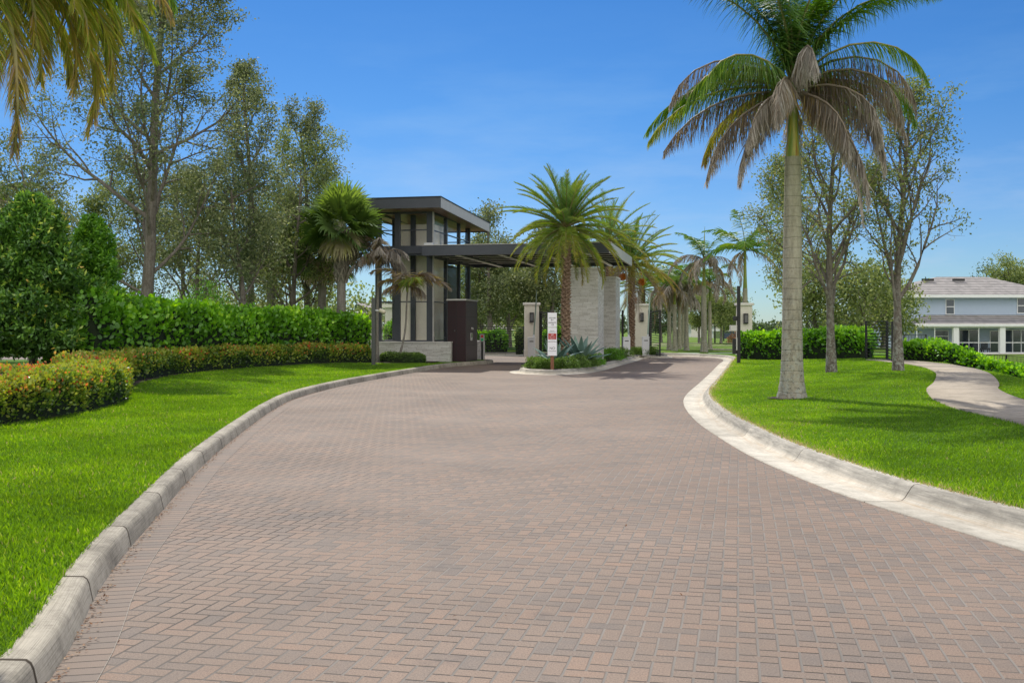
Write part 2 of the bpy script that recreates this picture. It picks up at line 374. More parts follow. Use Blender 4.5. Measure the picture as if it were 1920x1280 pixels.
# ------------------------------------------------------------------ mesh helpers
def mesh_obj(name, verts, faces, mat, parent=None, smooth_=False, attr=None, uvs=None):
    me = bpy.data.meshes.new(name)
    if isinstance(verts, np.ndarray) and isinstance(faces, np.ndarray):
        nv, nf, k = len(verts), len(faces), faces.shape[1]
        me.vertices.add(nv); me.vertices.foreach_set('co', verts.astype(np.float32).ravel())
        me.loops.add(nf * k); me.loops.foreach_set('vertex_index', faces.astype(np.int32).ravel())
        me.polygons.add(nf)
        me.polygons.foreach_set('loop_start', np.arange(0, nf * k, k, dtype=np.int32))
        me.update(calc_edges=True)
    else:
        me.from_pydata([tuple(v) for v in verts], [], [tuple(f) for f in faces]); me.update()
    if attr is not None:
        a = me.attributes.new('rnd', 'FLOAT', 'FACE'); a.data.foreach_set('value', np.asarray(attr, dtype=np.float32))
    if uvs is not None:
        ul = me.uv_layers.new(name='UVMap')
        li = np.empty(len(me.loops), dtype=np.int32); me.loops.foreach_get('vertex_index', li)
        ul.data.foreach_set('uv', np.asarray(uvs, dtype=np.float32)[li].ravel())
    if smooth_: me.polygons.foreach_set('use_smooth', [True] * len(me.polygons))
    if mat: me.materials.append(M[mat] if isinstance(mat, str) else mat)
    o = bpy.data.objects.new(name, me); COL.objects.link(o)
    if parent is not None: o.parent = parent
    return o

TB = math.radians(11.8); SB, CB = math.sin(TB), math.cos(TB)
def W(U, V, Z=0.0): return (CB * U + SB * V, -SB * U + CB * V, Z)
def UV_(x, y): return (CB * x - SB * y, SB * x + CB * y)

class MB:
    """collects shapes; build() links them as one mesh object"""
    def __init__(s): s.v = []; s.f = []
    def box(s, x0, x1, y0, y1, z0, z1, fr=None):
        b = len(s.v)
        for z in (z0, z1):
            for x, y in ((x0, y0), (x1, y0), (x1, y1), (x0, y1)):
                s.v.append(fr(x, y, z) if fr else (x, y, z))
        s.f += [tuple(b + i for i in q) for q in ((3, 2, 1, 0), (4, 5, 6, 7), (0, 1, 5, 4), (1, 2, 6, 5), (2, 3, 7, 6), (3, 0, 4, 7))]
        return s
    def bw(s, *a): return s.box(*a, fr=W)
    def hexa(s, pts):
        b = len(s.v); s.v += [tuple(p) for p in pts]
        s.f += [tuple(b + i for i in q) for q in ((3, 2, 1, 0), (4, 5, 6, 7), (0, 1, 5, 4), (1, 2, 6, 5), (2, 3, 7, 6), (3, 0, 4, 7))]
        return s
    def tube(s, pts, rad, n=8, cap=True):
        pts = [Vector(p) for p in pts]
        if not isinstance(rad, (list, tuple, np.ndarray)): rad = [rad] * len(pts)
        b = len(s.v); up = Vector((0, 0, 1))
        for i, p in enumerate(pts):
            d = (pts[min(i + 1, len(pts) - 1)] - pts[max(i - 1, 0)])
            if d.length < 1e-9: d = Vector((0, 0, 1))
            d.normalize()
            a = d.cross(up if abs(d.z) < .95 else Vector((1, 0, 0))); a.normalize(); c = d.cross(a)
            for k in range(n):
                t = 2 * math.pi * k / n
                s.v.append(tuple(p + (a * math.cos(t) + c * math.sin(t)) * rad[i]))
        for i in range(len(pts) - 1):
            for k in range(n):
                k2 = (k + 1) % n
                s.f.append((b + i * n + k, b + (i + 1) * n + k, b + (i + 1) * n + k2, b + i * n + k2))
        if cap:
            s.f.append(tuple(b + k for k in range(n)))
            e = b + (len(pts) - 1) * n
            s.f.append(tuple(e + k for k in reversed(range(n))))
        return s
    def build(s, name, mat, parent=None, bevel=0, sm=False):
        o = mesh_obj(name, s.v, s.f, mat, None, sm)
        if parent is not None:
            o.parent = parent
            L = parent.location
            if parent.parent is not None: L = parent.parent.location + parent.location
            o.data.transform(__import__('mathutils').Matrix.Translation(-L))
        if bevel:
            m = o.modifiers.new('bevel', 'BEVEL'); m.width = bevel; m.segments = 2; m.limit_method = 'ANGLE'
        return o

# ------------------------------------------------------------------ curves and sweeps
def catmull(pts, step=.4):
    pts = [np.array(p, float) for p in pts]; out = []
    for i in range(len(pts) - 1):
        p0 = pts[max(i - 1, 0)]; p1 = pts[i]; p2 = pts[i + 1]; p3 = pts[min(i + 2, len(pts) - 1)]
        n = max(1, int(np.linalg.norm(p2 - p1) / step))
        for k in range(n):
            t = k / n
            out.append(.5 * ((2 * p1) + (-p0 + p2) * t + (2 * p0 - 5 * p1 + 4 * p2 - p3) * t * t + (-p0 + 3 * p1 - 3 * p2 + p3) * t ** 3))
    out.append(pts[-1]); return np.array(out)

def normals2(p):
    d = np.gradient(p, axis=0); d /= np.linalg.norm(d, axis=1)[:, None] + 1e-9
    return np.stack([-d[:, 1], d[:, 0]], 1)           # left normal

def sweep(name, path, profile, mat, parent=None, sm=True, zf=None):
    nrm = normals2(path); s = np.concatenate([[0], np.cumsum(np.linalg.norm(np.diff(path, axis=0), axis=1))])
    pl = np.concatenate([[0], np.cumsum([math.hypot(profile[i + 1][0] - profile[i][0], profile[i + 1][1] - profile[i][1]) for i in range(len(profile) - 1)])])
    V, UVs, Fc = [], [], []
    m = len(profile)
    for i in range(len(path)):
        for k, (o, z) in enumerate(profile):
            q = path[i] + nrm[i] * o
            V.append((q[0], q[1], z + (zf(q[0], q[1]) if zf else 0))); UVs.append((s[i], pl[k] / pl[-1]))
    for i in range(len(path) - 1):
        for k in range(m - 1):
            a = i * m + k
            Fc.append((a, a + 1, a + m + 1, a + m))
    o = mesh_obj(name, np.array(V), np.array(Fc), mat, parent, sm, uvs=UVs)
    return o

KL = catmull([(-1.62, 1.5), (-1.95, 3.6), (-2.14, 4.83), (-2.32, 5.6), (-2.57, 6.52), (-2.84, 7.78), (-3.04, 8.9), (-3.37, 10.68), (-3.73, 12.8), (-4.26, 16.65), (-4.78, 21), (-5.02, 24.8), (-4.72, 30.3), (-3.68, 37.8), (-2.7, 43.6), (-1.75, 46.0), (-1.15, 47.6)], .3)
KL_end = catmull([(-1.15, 47.6), (-.85, 48.7), (-1.1, 49.5), (-2.0, 49.95), (-6, 50.1), (-16, 50.4)], .25)
KR = catmull([(4.6, 4.0), (4.2, 5.8), (3.76, 7.67), (3.53, 8.76), (3.29, 10.0), (3.16, 11.2), (3.06, 13.25), (3.1, 15.5), (3.26, 18.6), (3.67, 22.3), (4.27, 25.6), (5.6, 31.2), (7.3, 38.4), (9.2, 46.6), (10.5, 52.0), (11.1, 55.6), (10.9, 58.6), (9.7, 61), (8.0, 62.3), (5, 62.8), (-6, 62.9), (-40, 62.9)], .3)
def kl_x(Y): return np.interp(Y, KL[:, 1], KL[:, 0])
iR = int(np.argmax(KR[:, 0] > 11.0)) + 6
KRm = KR[:iR]
BR = KR - normals2(KR) * .595                           # back of the right kerb
BRm = BR[:iR + 12]
keep = np.maximum.accumulate(BRm[:, 1]) <= BRm[:, 1] + 1e-6
def kr_x(Y): return np.interp(Y, BRm[keep][:, 1], BRm[keep][:, 0])
BLb = KL + normals2(KL) * .19
def klb_x(Y): return np.interp(Y, BLb[:, 1], BLb[:, 0])

def fall_x(Y): return np.interp(Y, [10, 16.7, 20, 25, 28.5, 32, 35, 40, 60, 90], [7.5, 8.75, 9.9, 12.1, 13.2, 13.9, 14.6, 16.2, 24, 30])
def zr(x, Y):
    x = np.asarray(x, float); Y = np.asarray(Y, float)
    d = x - kr_x(Y)
    m = 1 - smooth((Y - 40) / 16)
    near = smooth((Y - 8) / 9)
    z = .155 + (.26 * smooth(d / 5.5)) * m * near
    q = np.maximum(0, x - fall_x(Y)); return z - 1.2 * (1 - np.exp(-q * q / (q + .5) * .6))
def zl(x, Y):
    d = klb_x(Y) - np.asarray(x, float)
    return .155 + .16 * smooth(d / 5) * smooth((48 - np.asarray(Y, float)) / 8)

def ribbon(name, ys, xa, xb, nx, zf, mat, power=1.6):
    V = []; 
    for Y in ys:
        a, b = xa(Y), xb(Y)
        for k in range(nx):
            x = a + (b - a) * (k / (nx - 1)) ** power
            V.append((x, Y, float(zf(x, Y))))
    ny = len(ys); Fc = []
    for i in range(ny - 1):
        for k in range(nx - 1):
            a = i * nx + k; Fc.append((a, a + 1, a + nx + 1, a + nx))
    o = mesh_obj(name, np.array(V), np.array(Fc), mat, None, True)
    return o

# ------------------------------------------------------------------ ground, road, kerbs, path
def build_ground():
    ys = [63.35, 66, 70, 75, 80, 88, 96, 110, 130, 160, 220, 320, 500, 900, 1800, 3500]
    xs = [-3500, -1200, -500, -250, -120, -60, -30, -10, 0, 10, 18, 22, 25, 28, 30, 33, 36, 40, 46, 60, 90, 150, 300, 600, 1500, 3500]
    V = [(x, y, .14 - .95 * float(smooth((x - min(fall_x(y), 27 + (y - 63) * .1)) / 8))) for y in ys for x in xs]
    nx = len(xs)
    Fc = [(i * nx + k, i * nx + k + 1, (i + 1) * nx + k + 1, (i + 1) * nx + k) for i in range(len(ys) - 1) for k in range(nx - 1)]
    # the sheet also runs under everything in front, lower down
    b = len(V)
    V += [(-3500, -300, -1.3), (3500, -300, -1.3), (3500, 63.35, -1.3), (-3500, 63.35, -1.3)]; Fc.append((b, b + 1, b + 2, b + 3))
    V = np.array(V)
    tag(mesh_obj('ground', V, np.array(Fc), 'ground'), kind='structure')
    # road sheet
    ys = np.arange(1.0, 63.0, .5)
    V, Fc = [], []
    for i, Y in enumerate(ys):
        a = float(kl_x(Y)) - .05 if Y < 47.4 else (-1.3 if Y < 49.8 else -40)
        if Y < 47.4: pass
        b_ = float(np.interp(Y, KRm[:, 1], KRm[:, 0])) if Y < 55 else float(kr_x(Y) - .3)
        V += [(a, Y, 0), (b_ + .1, Y, 0)]
        if i: k = 2 * i; Fc.append((k - 2, k - 1, k + 1, k))
    tag(mesh_obj('road', np.array(V), np.array(Fc), 'pavers'), kind='structure')
    pr = normals2(KL)
    tag(sweep('road_border', KL[:-2], [(0.01, .004), (-.215, .004)], 'paver_border', sm=False), kind='structure')
    kp = [(0, -.02), (.028, .115), (.04, .142), (.06, .158), (.17, .166), (.195, .155), (.2, 0)]
    o = sweep('kerb', np.concatenate([KL, KL_end[1:]]), kp, 'kerb_concrete'); tag(o, kind='structure')
    pp = [(.0, .0), (-.0, .012), (-.34, .002), (-.385, .008), (-.42, .035), (-.455, .085), (-.485, .13), (-.515, .155), (-.60, .165), (-.63, .155), (-.64, 0)]
    o = sweep('kerb', KR, pp, 'pan_concrete'); tag(o, kind='structure')
    # lawns
    ys = list(np.arange(1.5, 20, .35)) + list(np.arange(20, 49.9, .6))
    o = ribbon('lawn', ys, lambda Y: float(klb_x(min(Y, 47.4))) + .01 + (0.0 if Y < 47.5 else .12), lambda Y: -60 - Y, 46, zl, 'lawn', 2.6); tag(o, kind='structure')
    ys = list(np.arange(3, 24, .4)) + list(np.arange(24, 62.3, .7))
    o = ribbon('lawn', ys, lambda Y: float(kr_x(Y)) - .015, lambda Y: 80 + Y, 70, zr, 'lawn', 2.2); tag(o, kind='structure')
    # far lawn strip behind the far kerb at the right end handled by ground; footpath
    PC = catmull([(8.6, 6.0), (7.9, 10.0), (7.72, 14.0), (7.88, 17.2), (8.8, 20.4), (9.9, 22.8), (11.1, 25.6), (12.35, 28.8), (13.45, 32.5), (14.0, 35.5), (14.2, 40)], .5)
    wd = .66
    V, Fc, UVs = [], [], []
    nr = normals2(PC); s = np.concatenate([[0], np.cumsum(np.linalg.norm(np.diff(PC, axis=0), axis=1))])
    for i, p in enumerate(PC):
        zc = [float(zr(*(p + nr[i] * o))) for o in (-wd, 0, wd)]
        for k, o in enumerate((-wd - .0, -wd, 0, wd, wd)):
            q = p + nr[i] * o
            z = max(zr(*q), .0 + zr(*q)) + .035
            V.append((q[0], q[1], float(z) - (.12 if k in (0, 4) else 0))); UVs.append((s[i], .1 + .2 * k))
        if i:
            for k in range(4):
                a = (i - 1) * 5 + k; Fc.append((a, a + 1, a + 6, a + 5))
    o = mesh_obj('footpath', np.array(V), np.array(Fc), 'path_concrete', uvs=UVs); tag(o, kind='structure')
    global PATHC; PATHC = PC
    # far footpaths
    for pts, w in (([(13.5, 73), (16, 70), (18.5, 66), (22, 64.5)], .9), ([(11, 96), (17, 100), (30, 104)], 1.0), ([(8.3, 85), (13, 88), (22, 90)], .8)):
        pc = catmull(pts, 1.0)
        tag(sweep('footpath', pc, [(-w, .175), (w, .175)], 'path_concrete', sm=False), kind='structure')

build_ground()

# ------------------------------------------------------------------ foliage helpers
def unit(v): return v / (np.linalg.norm(v, axis=-1, keepdims=True) + 1e-9)
def rand_dirs(n, rng, up=0.0):
    v = rng.normal(size=(n, 3)); v = unit(v); v[:, 2] += up; return unit(v)

def leaves(P, D, L, Wd, rng, oval=False, nrm=None):
    """arrays -> verts, faces (quads or hexagons)"""
    n = len(P); L = np.broadcast_to(L, (n,))[:, None]; Wd = np.broadcast_to(Wd, (n,))[:, None]
    if nrm is None: nrm = rand_dirs(n, rng, .4)
    S = unit(np.cross(D, nrm)); N = unit(np.cross(S, D))
    cup = N * L * .08
    if oval:
        pts = [P, P + D * L * .35 + S * Wd * .46 + cup, P + D * L * .75 + S * Wd * .42 + cup, P + D * L, P + D * L * .75 - S * Wd * .42 + cup, P + D * L * .35 - S * Wd * .46 + cup]
    else:
        pts = [P, P + D * L * .5 + S * Wd * .5 + cup, P + D * L, P + D * L * .5 - S * Wd * .5 + cup]
    k = len(pts)
    V = np.stack(pts, 1).reshape(-1, 3)
    return V, np.arange(n * k).reshape(n, k)

def leaf_obj(name, parent, mat, V, Fc, attr, off=None):
    if off is not None: V = V - np.array(off)
    return mesh_obj(name, V, Fc, mat, parent, False, attr)

# ------------------------------------------------------------------ broadleaf trees
def grow(rng, branches, tips, pos, d, length, rad, level, cfg):
    nseg = max(3, int(length / cfg['seg'])) if level == 0 else max(3, int(4 + length * .8))
    nseg = min(nseg, 14)
    pts = [pos.copy()]; rr = [rad]; dd = d.copy(); p = pos.copy()
    taper = .25 if level == 0 else .18
    for k in range(nseg):
        dd = unit(dd + rng.normal(size=3) * cfg['wob'][level] + np.array([0, 0, cfg['up'][level]]))
        p = p + dd * length / nseg; pts.append(p.copy()); rr.append(rad * (1 - (1 - taper) * (k + 1) / nseg))
    branches.append((pts, rr, level))
    pts = np.array(pts)
    if level >= cfg['levels']:
        for t in np.linspace(.3, 1, cfg['tipn']):
            f = t * nseg; i = min(int(f), nseg - 1); tips.append(pts[i] + (pts[i + 1] - pts[i]) * (f - i))
        return
    n = cfg['n'][level]
    for b in range(n):
        t = cfg['t0'][level] + (1 - cfg['t0'][level]) * ((b + rng.uniform(0, .8)) / n)
        t = min(t, .99); f = t * nseg; i = min(int(f), nseg - 1)
        q = pts[i] + (pts[i + 1] - pts[i]) * (f - i); ax = unit(pts[i + 1] - pts[i])
        az = b * 2.4 + rng.uniform(-.5, .5)
        side = np.cross(ax, [math.cos(az), math.sin(az), .1]); side = unit(side)
        ang = math.radians(rng.uniform(*cfg['ang'][level]))
        nd = ax * math.cos(ang) + side * math.sin(ang)
        if level == 0:
            tt = (t - cfg['t0'][0]) / (1 - cfg['t0'][0])
            ln = cfg['prof'](tt) * rng.uniform(.8, 1.15)
        else: ln = length * cfg['lr'][level] * rng.uniform(.6, 1.1) * (1.15 - .6 * t)
        r2 = min(rr[i] * .62, .02 + ln * cfg['thick'])
        grow(rng, branches, tips, q, unit(nd), ln, r2, level + 1, cfg)

def make_tree(name, label, loc, height, rad, spread, seed, mat='oak_leaf', t0=.22, n=(16, 7, 5), leaf=.11, per=10, levels=3, group=None, lean=(0, 0), up=.12, ang=(30, 55), clump=.28, prof=None, tips_keep=1.0, cat='tree', tipn=3, bark='tree_bark'):
    rng = np.random.default_rng(seed)
    prof = prof or (lambda t: spread * (0.55 + .9 * math.sin(math.pi * min(1, .25 + t * .75)) ** 1.0) * (1 - .55 * t))
    cfg = dict(seg=1.0, wob=[.035, .13, .17, .2], up=[.03, up, .06, .02], levels=levels, n=list(n), t0=[t0, .25, .2, .2], ang=[ang, (25, 55), (25, 60), (30, 60)], lr=[0, .5, .5, .5], thick=.012, prof=prof, tipn=tipn)
    br, tips = [], []
    grow(rng, br, tips, np.zeros(3), unit(np.array([lean[0], lean[1], 1.0])), height, rad, 0, cfg)
    root = thing(name, label, cat, loc, group)
    mb = MB()
    # root flare
    for pts, rr, lv in br:
        if lv == 0: rr = [rr[0] * 1.35] + list(rr[1:]); 
        mb.tube([tuple(p) for p in pts], rr, (10, 6, 4, 3)[lv], False)
    o = mesh_obj('trunk', mb.v, mb.f, bark, root, True)
    tips = np.array(tips)
    if tips_keep < 1: tips = tips[rng.random(len(tips)) < tips_keep]
    P = np.repeat(tips, per, 0); P = P + rng.normal(size=P.shape) * clump * np.array([1, 1, .8]) * .6
    D = rand_dirs(len(P), rng, -.1)
    V, Fc = leaves(P, D, leaf * rng.uniform(.7, 1.3, len(P)), leaf * .5 * rng.uniform(.8, 1.2, len(P)), rng)
    base = np.repeat(rng.random(len(tips)), per) * .5
    leaf_obj('crown', root, mat, V, Fc, clamp01(base + rng.random(len(P)) * .55))
    return root

# ------------------------------------------------------------------ palms
def frond(rng, az, el, length, droop, ll, lw, n, age, hang=0.3, vee=.5, seg=4, sweep_=.7, bare=.12, twist=0.0, plum=.0, taper=1.0, sag=.35):
    """returns rachis points, leaflet verts, faces, attr; grows from the origin"""
    K = 22; ts = np.linspace(0, 1, K)
    ang = el - droop * ts ** 1.3
    dh = np.cos(ang); dz = np.sin(ang); st = length / (K - 1)
    r = np.concatenate([[0], np.cumsum((dh[:-1] + dh[1:]) / 2 * st)]); z = np.concatenate([[0], np.cumsum((dz[:-1] + dz[1:]) / 2 * st)])
    a = az + twist * ts
    R = np.stack([r * np.cos(a), r * np.sin(a), z], 1)
    T = unit(np.gradient(R, axis=0))
    side0 = unit(np.cross(T, [0, 0, 1.0])); upv = unit(np.cross(side0, T))
    t = np.linspace(bare, .995, n); tt = np.repeat(t, 2); sg = np.tile([1., -1.], n)
    tt = clamp01(tt + rng.uniform(-.5, .5, 2 * n) / n)
    def itp(A): return np.stack([np.interp(tt, ts, A[:, c]) for c in range(3)], 1)
    B, Tt, S, Uu = itp(R), itp(T), itp(side0), itp(upv)
    prof = np.sin(np.pi * (0.12 + .80 * tt)) ** .6 * (1 - .45 * tt ** 3) * taper
    L = ll * prof * rng.uniform(.85, 1.1, 2 * n)
    v = vee + plum * rng.uniform(-1, 1, 2 * n)
    sw = sweep_ * (.6 + .8 * tt)
    D = unit(S * sg[:, None] * np.cos(v)[:, None] + Uu * np.sin(v)[:, None] + Tt * sw[:, None])
    g = np.array([0, 0, -1.0])
    hg_ = np.clip(hang + rng.normal(size=2 * n) * (.12 if hang > .5 else .03), 0, .95)[:, None]; D = unit(D * (1 - hg_) + g * hg_ * 1.2)
    rows = []
    pos = B.copy(); dd = D.copy()
    wn = unit(np.cross(D, rand_dirs(2 * n, rng, 0) * .5 + Tt))
    for k in range(seg + 1):
        f = k / seg
        w = lw * (1 - f ** 2.2) * (.55 + .9 * min(f * 3, .5))
        rows.append(pos + wn * (w / 2)); rows.append(pos - wn * (w / 2))
        pos = pos + dd * (L / seg)[:, None]
        dd = unit(dd + g * (sag * (.4 + hang) * (1.2 / seg) * 2) + rng.normal(size=dd.shape) * .05 * (1 + 2 * (age > .7)))
    V = np.stack(rows, 1)                       # (2n, 2(seg+1), 3)
    m = V.shape[1]; base = (np.arange(2 * n) * m)[:, None, None]
    q = np.array([[2 * k, 2 * k + 1, 2 * k + 3, 2 * k + 2] for k in range(seg)])[None]
    Fc = (base + q).reshape(-1, 4)
    at = clamp01(age + rng.normal(size=2 * n) * .075 + (tt - .6) * .22 * (age > .3))
    return R, V.reshape(-1, 3), Fc, np.repeat(at, seg)

def rach_mesh(R, r0, r1):
    mb = MB(); mb.tube([tuple(p) for p in R[::3]] + [tuple(R[-1])], [r0 + (r1 - r0) * k / (len(R[::3])) for k in range(len(R[::3]) + 1)], 5, False)
    return mb

def add_frond(root, org, name='frond', mat='palm_leaf', rr=(.035, .006), label=None, **kw):
    R, V, Fc, at = frond(**kw)
    org = np.array(org)
    mb = rach_mesh(R, *rr)
    n0 = len(V)
    # leaf strips and rachis are one frond mesh with two materials
    rv = np.array(mb.v); rf = np.array([f for f in mb.f if len(f) == 4])
    VV = np.concatenate([V, rv]) + org; FF = np.concatenate([Fc, rf + n0])
    o = mesh_obj(name, VV, FF, mat, root, False, np.concatenate([at, np.full(len(rf), .5 if kw['age'] < .75 else .84)]))
    o.data.materials.append(M['rachis'])
    mi = np.zeros(len(FF), dtype=np.int32); mi[len(Fc):] = 1 if kw['age'] < .75 else 0
    o.data.polygons.foreach_set('material_index', mi)
    if label: o['label'] = label
    return o

def lathe_obj(name, prof, mat, root, n=20, bend=None, rng=None, bumpy=0):
    """prof: (z, r) pairs; bend(z) -> dx, dy"""
    V, Fc = [], []
    for z, r in prof:
        dx, dy = bend(z) if bend else (0, 0)
        for k in range(n):
            t = 2 * math.pi * k / n; q = r * (1 + (rng.uniform(-bumpy, bumpy) if bumpy else 0))
            V.append((dx + q * math.cos(t), dy + q * math.sin(t), z))
    for i in range(len(prof) - 1):
        for k in range(n):
            k2 = (k + 1) % n; Fc.append((i * n + k, i * n + k2, (i + 1) * n + k2, (i + 1) * n + k))
    return mesh_obj(name, np.array(V), np.array(Fc), mat, root, True)

def royal_palm(name, label, loc, ztrunk, zcrown, r, fronds, seed, group=None, ll=.8, lw=.035, nl=60, bend=None, spear=0, single=False, fl=3.0):
    rng = np.random.default_rng(seed)
    root = thing(name, label, 'palm tree', loc, group)
    bend = bend or (lambda z: (0, 0))
    pr = []
    for k in range(60):
        f = k / 59; z = f * ztrunk
        rad = r * (1 + .55 * math.exp(-z / .35) + .25 * math.exp(-z / 1.3) + .1 * math.sin(math.pi * min(1, f * 1.0)) - .10 * f)
        rad *= 1 + .012 * (1 if k % 2 else -1)
        pr.append((z - .1 if k == 0 else z, rad))
    lathe_obj('trunk', pr, 'royal_bark', root, 28, bend, rng, .008)
    z1 = zcrown - .15; rs = r * .70
    ps = [(ztrunk - .03, rs * 1.18), (ztrunk + .06, rs * 1.2), (ztrunk + (z1 - ztrunk) * .3, rs * .95), (ztrunk + (z1 - ztrunk) * .7, rs * .72), (z1, rs * .7), (z1 + .3, rs * .4), (z1 + .5, .02)]
    lathe_obj('crownshaft', ps, 'crownshaft', root, 18, bend)
    bx, by = bend(zcrown)
    if spear:
        mb = MB(); mb.tube([(bx, by, z1), (bx + .02, by, z1 + spear * .6), (bx + .05, by, z1 + spear)], [.05, .035, .008], 6)
        o = mesh_obj('spear_leaf', mb.v, mb.f, 'crownshaft', root, True)
    if single:
        Vs, Fs, As = [], [], []; c = 0
        for (az, el, ln, dr, age, hg) in fronds:
            R, V, Fc, at = frond(rng, math.radians(az), math.radians(el), ln, dr, ll, lw, nl, age, hang=hg, seg=3, vee=.35, plum=.5)
            V = V + np.array([bx, by, zcrown - .15])
            Vs.append(V); Fs.append(Fc + c); As.append(at); c += len(V)
            rm = rach_mesh(R, .03, .008); rf = np.array([f for f in rm.f if len(f) == 4])
            Vs.append(np.array(rm.v) + np.array([bx, by, zcrown - .15])); Fs.append(rf + c); As.append(np.full(len(rf), max(age, .5))); c += len(rm.v)
        mesh_obj('crown', np.concatenate(Vs), np.concatenate(Fs), 'palm_leaf', root, False, np.concatenate(As))
    else:
        for (az, el, ln, dr, age, hg) in fronds:
            add_frond(root, (bx, by, zcrown - .15 + .15 * math.sin(math.radians(max(el, 0)))), rng=rng, az=math.radians(az), el=math.radians(el), length=ln, droop=dr, ll=ll, lw=lw, n=nl, age=age, hang=hg, vee=.35, plum=.5, sweep_=.55, sag=.5, label='dry grey brown frond' if age > .75 else None)
    return root

def boots(rng, z0, z1, r, n, size, up=.5):
    """leaf base stubs in a spiral round a palm trunk"""
    mb = MB()
    for k in range(n):
        z = z0 + (z1 - z0) * k / n; a = k * 2.39996
        c, s = math.cos(a), math.sin(a); w = size * rng.uniform(.75, 1.15); h = size * rng.uniform(.7, 1.1); d = size * .55 * rng.uniform(.7, 1.3)
        def P(x, o, zz): return (c * (r + o) - s * x, s * (r + o) + c * x, zz)
        b = len(mb.v)
        mb.v += [P(-w / 2, -.02, z), P(w / 2, -.02, z), P(w * .28, d, z + h * up), P(-w * .28, d, z + h * up), P(-w * .3, -.02, z + h), P(w * .3, -.02, z + h)]
        mb.f += [(b, b + 1, b + 2, b + 3), (b + 3, b + 2, b + 5, b + 4), (b + 1, b + 5, b + 2), (b, b + 3, b + 4)]
    return mb

def date_palm(name, label, loc, zc, r, seed, nf=44, fl=2.7, ll=.42, nl=70, group=None, fruit=0, yellow=.0, elmin=-45):
    rng = np.random.default_rng(seed)
    root = thing(name, label, 'palm tree', loc, group)
    nb = int(zc * 2 * math.pi * r / (.11 * .10) * .55)
    mb = boots(rng, 0, zc - .1, r, nb, .15, .6)
    core = [(-.05, r * 1.25), (.3, r * 1.02), (zc * .5, r * .92), (zc - .2, r * .95), (zc + .15, r * .7), (zc + .3, .03)]
    b = len(mb.v); n = 12
    for z, q in core:
        for k in range(n): t = 2 * math.pi * k / n; mb.v.append((q * math.cos(t), q * math.sin(t), z))
    for i in range(len(core) - 1):
        for k in range(n): k2 = (k + 1) % n; mb.f.append((b + i * n + k, b + i * n + k2, b + (i + 1) * n + k2, b + (i + 1) * n + k))
    mesh_obj('trunk', mb.v, mb.f, 'date_bark', root)
    for k in range(nf):
        f = k / (nf - 1)
        el = math.radians(86 - f * (86 - elmin) + rng.uniform(-7, 7)); az = k * 2.39996 + rng.uniform(-.2, .2)
        age = (.27 + .22 * f + yellow * f * f * .35) + rng.uniform(-.05, .08) + (.25 * (f > .93) * (yellow > .1))
        dr = (.55 + .5 * f) * rng.uniform(.85, 1.2)
        add_frond(root, (0, 0, zc), rng=rng, az=az, el=el, length=fl * rng.uniform(.88, 1.1) * (.85 + .15 * min(1, f * 4)), droop=dr, ll=ll, lw=.019, n=int(nl * 1.35), age=age, hang=.05 + .10 * f, vee=.55, sweep_=.9, sag=.10, rr=(.028, .005), bare=.14)
    for k in range(fruit):
        a = -2.6 + k * 5.0 / max(1, fruit - 1) if fruit > 1 else 2.8
        c, s = math.cos(a), math.sin(a)
        R_ = .62; fz = zc - .75 - .3 * (k % 2)
        mb = MB(); mb.tube([(0, 0, zc), (c * R_ * .7, s * R_ * .7, zc + .05), (c * R_, s * R_, fz + .2)], [.03, .02, .015], 5)
        n = 420; d = rand_dirs(n, rng) * (rng.random((n, 1)) ** .4) * np.array([.26, .26, .22])
        for q in d:
            p = np.array([c * R_, s * R_, fz]) + q; e = .022; b = len(mb.v)
            mb.v += [tuple(p + np.array(v) * e) for v in ((1, 0, 0), (0, 1, 0), (-1, 0, 0), (0, -1, 0), (0, 0, 1.3), (0, 0, -1.3))]
            mb.f += [(b, b + 1, b + 4), (b + 1, b + 2, b + 4), (b + 2, b + 3, b + 4), (b + 3, b, b + 4), (b + 1, b, b + 5), (b + 2, b + 1, b + 5), (b + 3, b + 2, b + 5), (b, b + 3, b + 5)]
        mesh_obj('fruit_bunch', mb.v, mb.f, 'fruit', root)
    return root

